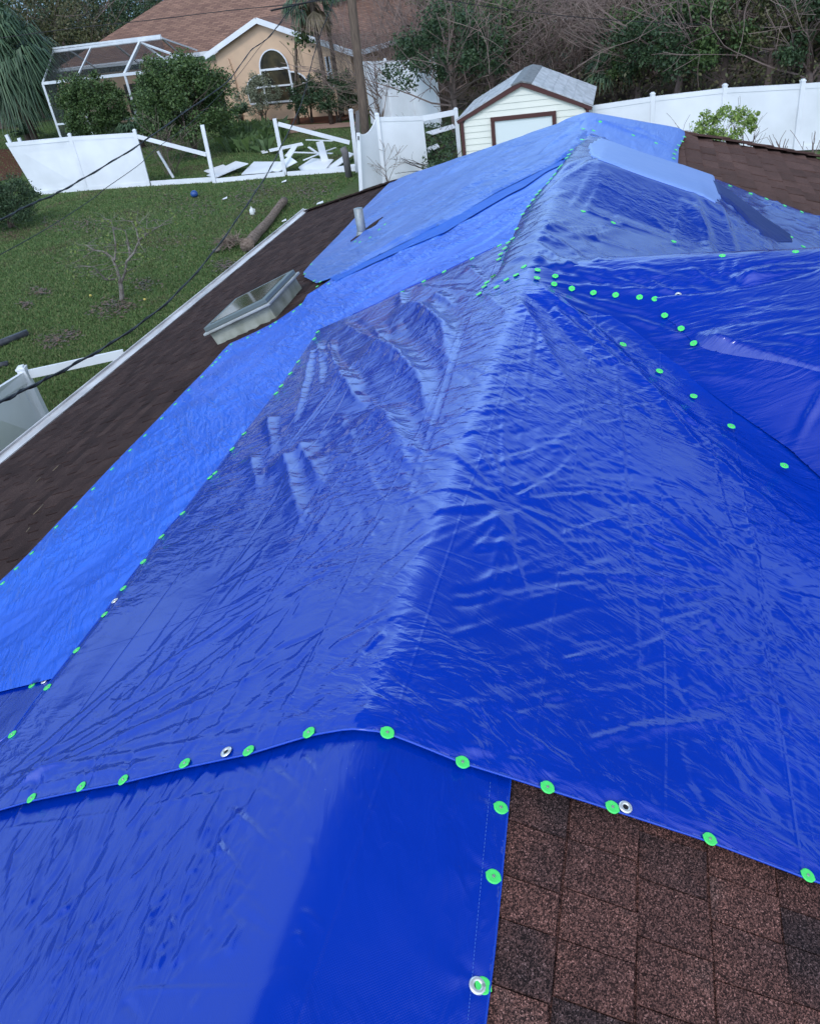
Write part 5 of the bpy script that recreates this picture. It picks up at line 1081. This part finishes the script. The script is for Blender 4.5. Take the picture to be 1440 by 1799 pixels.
# blue ball, half crushed
bp_ = G(343, 346); vs_ = []; fs = []
nu_, nv_ = 16, 9
for i in range(nv_+1):
    for j in range(nu_):
        th_ = math.pi*i/nv_; a = 2*math.pi*j/nu_; r_ = .15*(1-.18*max(0, math.cos(a-1))); vs_.append((r_*math.sin(th_)*math.cos(a), r_*math.sin(th_)*math.sin(a), .125+.13*math.cos(th_)))
for i in range(nv_):
    for j in range(nu_): fs.append((i*nu_+j, (i+1)*nu_+j, (i+1)*nu_+(j+1) % nu_, i*nu_+(j+1) % nu_))
b = MB(); b.add(vs_, fs); bo = b.build('ball', M['blue_plastic'], smooth=True); bo.location = tuple(bp_); tag(bo, 'small dented blue ball on the far lawn', 'ball')
for i, (x, y, s_, la) in enumerate([(562, 357, .12, 'white scrap of paper on the grass near the end of the gutter'), (499, 319, .1, 'white scrap lying below the middle fence post'), (395, 349, .1, 'white scrap on the grass right of the blue ball'), (499, 388, .08, 'pale scrap beside the fallen palm trunk')]):
    p = G(x, y, .03); b = MB(); b.slab([p+[-s_, -s_*.7, 0], p+[s_, -s_*.5, .02], p+[s_*.9, s_*.8, .05], p+[-s_*.8, s_*.7, .01]], .008); tag(b.build('paper_scrap', M['white']), la, 'scrap')
for x, y, la in ((159, 519, 'yellow fruit lying left of the bare little tree'), (254, 526, 'yellow fruit lying right of the bare little tree')):
    p = G(x, y, .035); b = MB(); b.tube([p+[0, 0, z] for z in (-.035, -.02, 0, .02, .035)], [.012, .032, .04, .032, .012], 10); tag(b.build('fruit', mat('yellow_peel', (.55, .42, .10), .5, .4), smooth=True), la, 'fruit')
# dark pipes at the left
b = MB(); b.tube([G(-40, 620, .08), G(0, 603, .08), G(48, 584, .08)], .085, 12); tag(b.build('pipe', M['pipe'], smooth=True), 'thick dark pipe lying on the lawn at the left edge', 'pipe')
b = MB(); b.tube([G(-40, 650, .06), G(14, 638, .06)], .06, 12); tag(b.build('pipe', M['pipe'], smooth=True), 'shorter brownish pipe end below the thick dark pipe', 'pipe')
# little half-bare fruit tree
tb = G(215, 527); tr = empty('fruit_tree', tb, label='small half-bare lichen covered tree in the middle of the lawn', cat='tree')
q = random.Random(21); b = MB(); ends = []
FT = lambda x, y, dy=0.: FR(x, y, tb)-tb+np.array([0, dy, 0])
def limb(pts, r0, r1):
    k_ = len(pts); b.tube(pts, [r0+(r1-r0)*i/(k_-1) for i in range(k_)], 7)
limb([FT(215, 530), FT(213, 505), FT(210, 490)], .07, .05)
L1 = [FT(212, 494), FT(203, 472, .1), FT(193, 455, .2), FT(178, 448, .3), FT(160, 445, .3), FT(145, 438, .4)]; limb(L1, .04, .015)
L2 = [FT(213, 495), FT(222, 475, -.1), FT(225, 455, -.2), FT(238, 440, -.2), FT(247, 418, -.2), FT(262, 404, -.3), FT(284, 392, -.3), FT(275, 381, -.3)]; limb(L2, .036, .011)
L3 = [FT(205, 490), FT(190, 487, -.2), FT(178, 472, -.3), FT(170, 460, -.4)]; limb(L3, .03, .012)
L4 = [FT(200, 460, .1), FT(196, 440, .5), FT(190, 415, .6), FT(184, 398, .7)]; limb(L4, .03, .01)
L5 = [FT(232, 448, -.2), FT(222, 430, .2), FT(216, 410, .3)]; limb(L5, .026, .01); L6 = [FT(247, 420, -.2), FT(236, 405, .2), FT(228, 392, .2)]; limb(L6, .022, .01)
L7 = [FT(128, 396, .4), FT(103, 394, .4), FT(94, 398, .4)]; 
for L_ in (L1, L2, L3, L4, L5, L6):
    for p in L_[1:]:
        for k_ in range(3):
            dd = np.array([q.gauss(0, .9), q.gauss(0, .8), q.uniform(-.15, .55)]); dd /= np.linalg.norm(dd); ends += branches(b, p, dd, q.uniform(.25, .6), .010, 1, .6, 2, q=q, nside=3, minr=.0025)
b.build('trunk', M['bark_pale'], tr)
P = []
for e_ in ends:
    if q.random() < .6:
        for _ in range(q.randint(1, 6)): P.append(e_+np.array([q.gauss(0, .07), q.gauss(0, .07), q.gauss(0, .06)]))
V, F = leaf_quads(np.array(P), .075); npmesh('foliage', V, F, M['leaf_yellow'], tr)
# bushes beside the fence
bush('lawn_shrub', 'dense dark round shrub on the lawn at the left edge', 'shrub', G(20, 400), (1.55, 1.3, .95), 'leaf_dark', 14000, .075, 70, 31, cz=.85, hollow=.5)
p = G(1290, 182, 1.8)
fb = np.array([p[0]*.93, p[1]*.93])
bush('garden_shrub', 'light green leafy bush in front of the white fence', 'shrub', (fb[0]-.3, fb[1]), (.88, .6, .66), 'leaf_bright', 2600, .085, 30, 33, cz=1.5, hollow=.5, twigs=7)
fb2 = G(1318, 200, 1.5); bush('garden_shrub', 'small light green sprig to the right of the leafy bush', 'shrub', (fb2[0]*.97, fb2[1]*.97), (.36, .3, .36), 'leaf_bright', 500, .085, 9, 34, cz=1.35, hollow=.4, twigs=3)
for i, (x, y, h_, la) in enumerate([(1375, 262, 1.15, 'bare brown stump with shoots in front of the white fence'), (1352, 255, .9, 'thin bare shoot left of the bare brown stump'), (1430, 262, 1.2, 'bare forked shoots at the right edge above the shingles')]):
    p = G(x, y, .7); q = random.Random(50+i); b = MB()
    for k_ in range(5 if i != 1 else 2): branches(b, (q.gauss(0, .05), 0, 0), (q.gauss(0, .25), q.gauss(0, .2), 1), h_*q.uniform(.55, .8), .022 if i else .05, 1, .35, 2, q=q, nside=4, minr=.006)
    o = b.build('bare_shoots', M['twig']); o.location = (p[0], p[1], 0); tag(o, la, 'bare shrub')
for i, (x, y) in enumerate([(676, 315)]):
    p = G(x+8, y+10); bare('bare_shoots', 'small bare brown shoots beside the gate at the roof edge', p, 1.3, 5, .5, 2, 'twig_pale', seed=61, r=.014)

# ------------------------------------------------------------ planting round the neighbour's house
fan_palm('big green fan palm with drooping leaves at the top left corner', G(64, 252), 4.7, 2.3, 96, 2.2, seed=3, dry=8, droop=.75, low=-.9, tr=.2)
fan_palm('second fan palm rising behind the big one at the left edge', G(-30, 215), 5.6, 2.0, 40, 1.9, seed=4, dry=6, droop=.7, low=-.8)
fan_palm('fan palm standing behind the corner of the pool cage', G(122, 158), 7.2, 1.8, 30, 1.7, seed=5, dry=10, droop=.7, low=-.8)
# sago palm
sp_ = G(52, 252); sg = empty('sago_palm', sp_, label='low feathery sago palm behind the left end of the leaning fence', cat='palm'); f = MB(); q = random.Random(8)
for i in range(34):
    a = i*2.4; z_ = q.uniform(.15, .9); feather(f, (0, 0, .55), (math.cos(a)*(1-z_*.5), math.sin(a)*(1-z_*.5), z_), 1.35, .45, 20, .3, .02, q)
f.build('fronds', M['palm'], sg); b = MB(); b.tube([(0, 0, 0), (0, 0, .6)], [.2, .17], 10); b.build('trunk', M['bark'], sg)
bush('hedge_shrub', 'bright green clipped shrub in front of the pool cage', 'shrub', G(185, 262), (1.8, 1.5, 1.7), 'leaf', 22000, .13, 100, 41, cz=2.0, hollow=.6)
bush('hedge_shrub', 'tall rounded green shrub left of the arched window', 'shrub', G(345, 276), (2.25, 1.8, 1.95), 'leaf', 30000, .13, 120, 42, cz=2.3, hollow=.6)
bush('hedge_shrub', 'browned side of the tall rounded shrub facing the cage', 'shrub', G(300, 264), (1.0, 1.0, 1.6), 'leaf_olive', 7000, .11, 40, 43, cz=2.3)
fan_palm('palmetto growing between the two green hedge shrubs', G(250, 258), .8, .8, 18, 1.0, seed=9, droop=.5, low=-.1)
bare('bare_shrub', 'bare reddish stems under the tall rounded green shrub', G(300, 305), 1.8, 14, .5, 2, 'twig', seed=10, r=.02)
fan_palm('small palmetto against the tan wall right of the tall shrub', G(425, 222), .5, .6, 12, .8, seed=11, droop=.3, low=.0)
bush('garden_shrub', 'pale sage coloured shrub under the left side of the arched window', 'shrub', G(466, 220), (1.35, 1.0, 1.15), 'leaf_sage', 5000, .09, 40, 44, cz=1.35, twigs=5)
bush('garden_shrub', 'dark green shrub under the right side of the arched window', 'shrub', G(548, 215), (1.1, .9, .95), 'leaf_dark', 5000, .10, 34, 45, cz=1.15)
bush('garden_shrub', 'broad dark green shrub between the window and the utility pole', 'shrub', G(596, 214), (1.35, 1.1, 1.15), 'leaf_dark', 7000, .10, 44, 46, cz=1.35)
g_ = MB()
q = random.Random(3)
for i in range(1500):
    x, y = q.uniform(395, 505), q.uniform(232, 268); p = G(x, y)
    if x > 470 and y > 245: continue
    dd = np.array([q.gauss(0, .25), q.gauss(0, .25), 1]); hh = q.uniform(.4, .9); g_.add([p+[-.018, 0, 0], p+[.018, 0, 0], p+dd*hh*.7+[.012, 0, 0], p+dd*hh+[q.gauss(0, .15), 0, -.1]], [(0, 1, 2, 3)])
tag(g_.build('tall_grass', M['leaf']), 'tall ragged green grass below the sage coloured shrub', 'tall grass', kind='stuff')
# storm-stripped small palms in front of the wall
for i, (x0, y0, x1, y1, la, hs) in enumerate([(524, 212, 519, 66, 'leftmost stripped palm stem in front of the tan wall', 1), (537, 200, 561, 70, 'leaning stripped palm stem right of the arched window', 0), (570, 190, 577, 62, 'stripped palm stem nearest to the utility pole', 0)]):
    p = G(x0, y0+6); t = FR(x1, y1, p)-p; root = empty('stripped_palm', p, label=la, cat='palm'); q = random.Random(70+i)
    b = MB(); b.tube([(0, 0, 0), tuple(t*.35+np.array([.1*(1 if i else -1), 0, 0])), tuple(t*.7), tuple(t)], [.10, .085, .075, .06], 7); b.build('trunk', M['bark'], root, smooth=True)
    b = MB()
    for k_ in range(26):
        s_ = q.uniform(.45, 1.); a = q.uniform(0, 6.28); c_ = t*s_; ln = q.uniform(.5, 1.2); b.tube([c_, c_+np.array([math.cos(a)*.18, math.sin(a)*.18, .05]), c_+np.array([math.cos(a)*.25, math.sin(a)*.25, -ln])], [.03, .02, .006], 3, cap=False)
    b.build('dead_fronds', M['palm_dry'], root)
    if hs:
        P = t+np.array([.35, 0, 0])+rs.normal(0, 1, (260, 3))*np.array([.26, .25, .2]); V, F = leaf_quads(P, .2); npmesh('foliage', V, F, M['leaf'], root)
fan_palm('tall slim palm in front of the tan roof left of the utility pole', G(583, 218), 5.6, 1.1, 22, 1.1, seed=13, dry=10, tr=.11, droop=.7, low=-.6)
fan_palm('taller palm behind the slim one beside the utility pole', G(602, 205), 6.6, 1.0, 18, 1.0, seed=14, dry=9, tr=.11, droop=.7, low=-.6)
# bare shrub in front of the far fence
bare('bare_shrub', 'large bare shrub in front of the far white fence', G(700, 212), 4.6, 18, .5, 3, 'twig', seed=15, r=.05, wide=.75)
bare('bare_shrub', 'second large bare shrub left of the shed', G(762, 200), 5.0, 16, .5, 3, 'twig', seed=16, r=.05, wide=.7)
bare('bare_shrub', 'pale bare shrub behind the gate top', G(668, 222), 3.4, 10, .5, 3, 'twig_pale', seed=17, r=.035, wide=.6)
q = random.Random(77); b = MB()
for i in range(60):
    p = G(q.uniform(742, 800), q.uniform(236, 300), q.uniform(0, .4)); a = q.uniform(0, 6.28); dd = np.array([math.cos(a), math.sin(a)*.6, q.uniform(-.05, .5)]); branches(b, p, dd/np.linalg.norm(dd), q.uniform(.7, 1.6), .02, 1, .5, 3, q=q, nside=3)
tag(b.build('brush_pile', M['twig_dark']), 'dark heap of broken branches behind the missing fence panel', 'brush pile', kind='stuff')
P = np.array([G(q.uniform(742, 800), q.uniform(215, 300), q.uniform(.1, .8)) for _ in range(1500)]); V, F = leaf_quads(P, .11); tag(npmesh('pile_leaves', V, F, M['leaf_dark']), 'dark leaves caught in the heap of broken branches', 'leaves', kind='stuff')
for i, (px, zs, la) in enumerate([([(748, 232), (760, 236), (800, 224), (796, 218)], .8, 'white plank lying on the brush heap, upper one'), ([(744, 262), (752, 268), (772, 258), (768, 252)], .5, 'white plank lying on the brush heap, lower left one')]):
    board(la, px, z=zs, grp='white planks lying on the brush heap')

# ------------------------------------------------------------ thicket behind the fence and shed
TH = 'storm-battered trees and shrubs behind the fence'
def treeb(label, base, h, r, m_, n, seed, size=.14, clumps=46, tw=0, name='tree', hollow=.45, low=-.6):
    root = empty(name, (base[0], base[1], 0), label=label, cat='tree', group=TH); q = random.Random(seed)
    P = crown_points((0, 0, h-r[2]), r, n, clumps, seed, hollow, low); V, F = leaf_quads(P, size); npmesh('crown', V, F, M[m_], root)
    b = MB(); b.tube([(0, 0, 0), (q.gauss(0, .1), q.gauss(0, .1), (h-r[2])*.6), (q.gauss(0, .2), 0, h-r[2])], [.16, .12, .08], 7)
    for i in range(7+tw):
        a = q.uniform(0, 6.28); z_ = q.uniform(.15, .8)*(h-r[2])+.2; branches(b, (0, 0, z_), (math.cos(a), math.sin(a), q.uniform(.3, 1.2)), r[0]*q.uniform(.9, 1.5), .045, 2, .45, 3, q=q, nside=3, minr=.012)
    b.build('trunk', M['twig'], root); return root
specs = [
 (800, 232, 4.9, (2.6, 2.0, 1.9), 'leaf_dark', 9000, 'dark leafy tree directly behind the left slope of the shed roof'),
 (868, 190, 4.8, (2.8, 2.2, 2.0), 'leaf', 9000, 'mid green tree with patchy leaves behind the shed ridge'),
 (790, 120, 5.2, (2.4, 2.2, 2.0), 'leaf_olive', 6000, 'olive brown tree to the right of the far white fence'),
 (820, 118, 5.6, (3.6, 3.0, 2.2), 'leaf', 9000, 'green tree below the gap with the driveway'),
 (1185, 188, 4.2, (2.7, 2.2, 1.8), 'leaf_dark', 9000, 'dark green tree just over the white fence with small glossy leaves'),
 (1265, 178, 4.5, (2.9, 2.2, 1.9), 'leaf', 10000, 'green tree behind the fence above the light green bush'),
 (1345, 176, 4.3, (2.3, 2.0, 1.7), 'leaf_olive', 6000, 'olive tree over the fence to the right of the green one'),
 (1215, 120, 6.6, (3.4, 2.6, 2.4), 'leaf_dark', 9000, 'tall dark tree further back above the right fence'),
 (1090, 95, 6.8, (3.0, 2.6, 2.4), 'leaf_olive', 7000, 'olive tree behind the fallen fan leaves'),
 (985, 120, 5.2, (2.8, 2.4, 1.8), 'leaf_dark', 7000, 'low dark tree behind the right slope of the shed roof'),
 (850, 66, 6.6, (4.6, 3.2, 2.2), 'leaf', 8000, 'green tree at the left of the driveway'),
 (1120, 176, 3.6, (1.9, 1.6, 1.5), 'leaf', 7000, 'small green tree over the first posts of the right fence'),
 (1420, 176, 4.0, (2.2, 1.8, 1.7), 'leaf_dark', 7000, 'dark green tree over the fence at the right edge of the photo'),
 (905, 150, 4.6, (2.6, 2.0, 1.8), 'leaf', 7000, 'green tree filling the gap above the shed ridge'),
 (1060, 58, 8.6, (5.0, 4., 3.0), 'leaf_dark', 9000, 'tall dark tree at the right of the driveway'),
]
for i, (x, y, h_, r_, m_, n__, la) in enumerate(specs): treeb(la, G(x, y), h_, r_, m_, n__, 100+i, tw=6)
bsp = [(1000, 168, 4.2, 'twig', 'brown bare thicket behind the right slope of the shed'), (1060, 140, 5.0, 'twig_pale', 'pale fallen branches among the fan leaves'), (1110, 172, 4.0, 'twig_pale', 'fine leaning twigs where the shed meets the fence'), (1150, 130, 5.2, 'twig', 'reddish bare tree over the first fence panel'), (1390, 158, 5.2, 'twig_dark', 'dark tangle of bare branches above the right end of the fence'), (1440, 150, 5.6, 'twig', 'bare branches at the right edge above the fence'), (1300, 110, 6.4, 'twig', 'tall bare tree behind the green trees'), (1380, 90, 7.2, 'twig_dark', 'tall dark bare tree at the upper right'), (1450, 95, 7.4, 'twig', 'tall bare tree cut by the right edge of the photo'), (1150, 60, 8.2, 'twig_pale', 'tall pale bare tree at the top right of the driveway'), (780, 200, 4.6, 'twig', 'bare tree standing between the far fence and the shed'), (840, 150, 4.4, 'twig_dark', 'dark bare tree behind the dark leafy one'), (1250, 60, 8.4, 'twig_dark', 'tallest bare tree at the top of the thicket'), (930, 190, 3.6, 'twig', 'low bare shrub right behind the shed ridge')]
for i, (x, y, h_, m_, la) in enumerate(bsp): bare('bare_tree', la, G(x, y), h_, 11, .55, 3, m_, TH, 200+i, lean=(rnd.uniform(-.5, .5), 0), r=.06, kids=4, minr=.011, wide=.8, cat='bare tree')
psp = [(1030, 150, 2.2, 1.2, 'dark fan palm behind the right slope of the shed'), (985, 90, 3.6, 1.4, 'fan palm with drooping leaves below the driveway'), (1045, 75, 4.2, 1.4, 'fan palm with a thin leaning leaf stalk near the top'), (1080, 178, .9, 1.5, 'bright palmetto growing beside the shed roof corner'), (1205, 172, .9, .9, 'small pale palmetto peeping over the fence'), (1100, 128, 2.6, 1.3, 'fan palm fallen sideways behind the first fence panel')]
for i, (x, y, th_, R_, la) in enumerate(psp): fan_palm(la, G(x, y), th_, 1.0, 20, R_, TH, 300+i, droop=.6, low=-.5 if th_ > 1 else .1)
b = MB(); p = G(975, 30, 0); b.tube([p, FR(974, -30, p)], .28, 9); tag(b.build('tree', M['bark'], smooth=True), 'straight reddish trunk standing beside the driveway', 'tree')
p = G(923, 37, 0); b = MB(); b.beam(p, p+[0, 0, 1.0], .12, .12); o = b.build('mailbox', M['wood_grey']); tag(o, 'grey mailbox on a post beside the driveway', 'mailbox'); b = MB(); b.tube([p+[0, -.3, 1.15], p+[0, .3, 1.15]], .24, 12); b.build('box', M['galv'], o, smooth=True)
# trees behind the neighbour's house and at the far left
for i, (x, y, h_, r_, m_, la) in enumerate([(165, 78, 9.2, (4.6, 3.2, 4.4), 'leaf_dark', 'dark tree behind the left end of the tan roof'), (245, 84, 10, (4.8, 3.4, 4.6), 'leaf_dark', 'tall dark tree above the left slope of the tan roof'), (100, 72, 9.4, (4.2, 3., 4.6), 'leaf_olive', 'olive tree between the fan palms and the tan roof'), (20, 76, 9.5, (4.5, 3., 4.6), 'leaf_dark', 'dark tree behind the fan palms at the left edge'), (-60, 74, 9., (4.5, 3., 4.4), 'leaf_dark', 'dark tree cut by the left edge of the photo')]):
    v = ray(x, -44-.156*(x-573)); v[2] = 0; treeb(la, v/np.linalg.norm(v)*y, h_, r_, m_, 12000, 400+i, size=.2, clumps=70, low=-.95)
# far wood that closes the view
def GD(px, dist):
    v = ray(px, -44-.156*(px-573)); v[2] = 0; return v/np.linalg.norm(v)*dist
def wood(name, label, xs, dist, n_, seed, h_=12., size=.34, m_='leaf_dark'):
    q = np.random.RandomState(seed); P = []
    for x in xs:
        c_ = GD(x, dist*q.uniform(.9, 1.15)); P.append(crown_points((c_[0], c_[1], h_*.5), (5.5, 4., h_*.55*q.uniform(.85, 1.1)), n_, 50, int(q.randint(9999)), .3, -.95))
    V, F = leaf_quads(np.concatenate(P), size); tag(npmesh(name, V, F, M[m_]), label, 'woodland', kind='stuff')
wood('far_wood', 'distant dark wood closing the view beyond the driveway and houses', list(range(-420, 1800, 48)), 108, 2600, 9)
q = random.Random(99); b = MB()
for i in range(150):
    x = q.uniform(770, 1480); yy = q.uniform(20, 150); p = G(x, max(yy, -44-.156*(x-573)+60)); a = q.uniform(0, 6.28); branches(b, p+[0, 0, q.uniform(.2, 2.2)], (math.cos(a), math.sin(a), q.uniform(-.1, .8)), q.uniform(1.5, 3.6), .035, 2, .5, 3, q=q, nside=3, minr=.012)
tag(b.build('undergrowth', M['twig']), 'tangled brown undergrowth filling the thicket', 'undergrowth', kind='stuff')
P = np.array([G(x, max(y, -44-.156*(x-573)+60), 0)+np.array([0, 0, rs.uniform(0, 1.6)]) for x, y in zip(rs.uniform(770, 1500, 14000), rs.uniform(20, 200, 14000))])
V, F = leaf_quads(P, .16); tag(npmesh('undergrowth_leaves', V, F, M['leaf_olive']), 'olive brown leaves of the undergrowth in the thicket', 'undergrowth', kind='stuff')
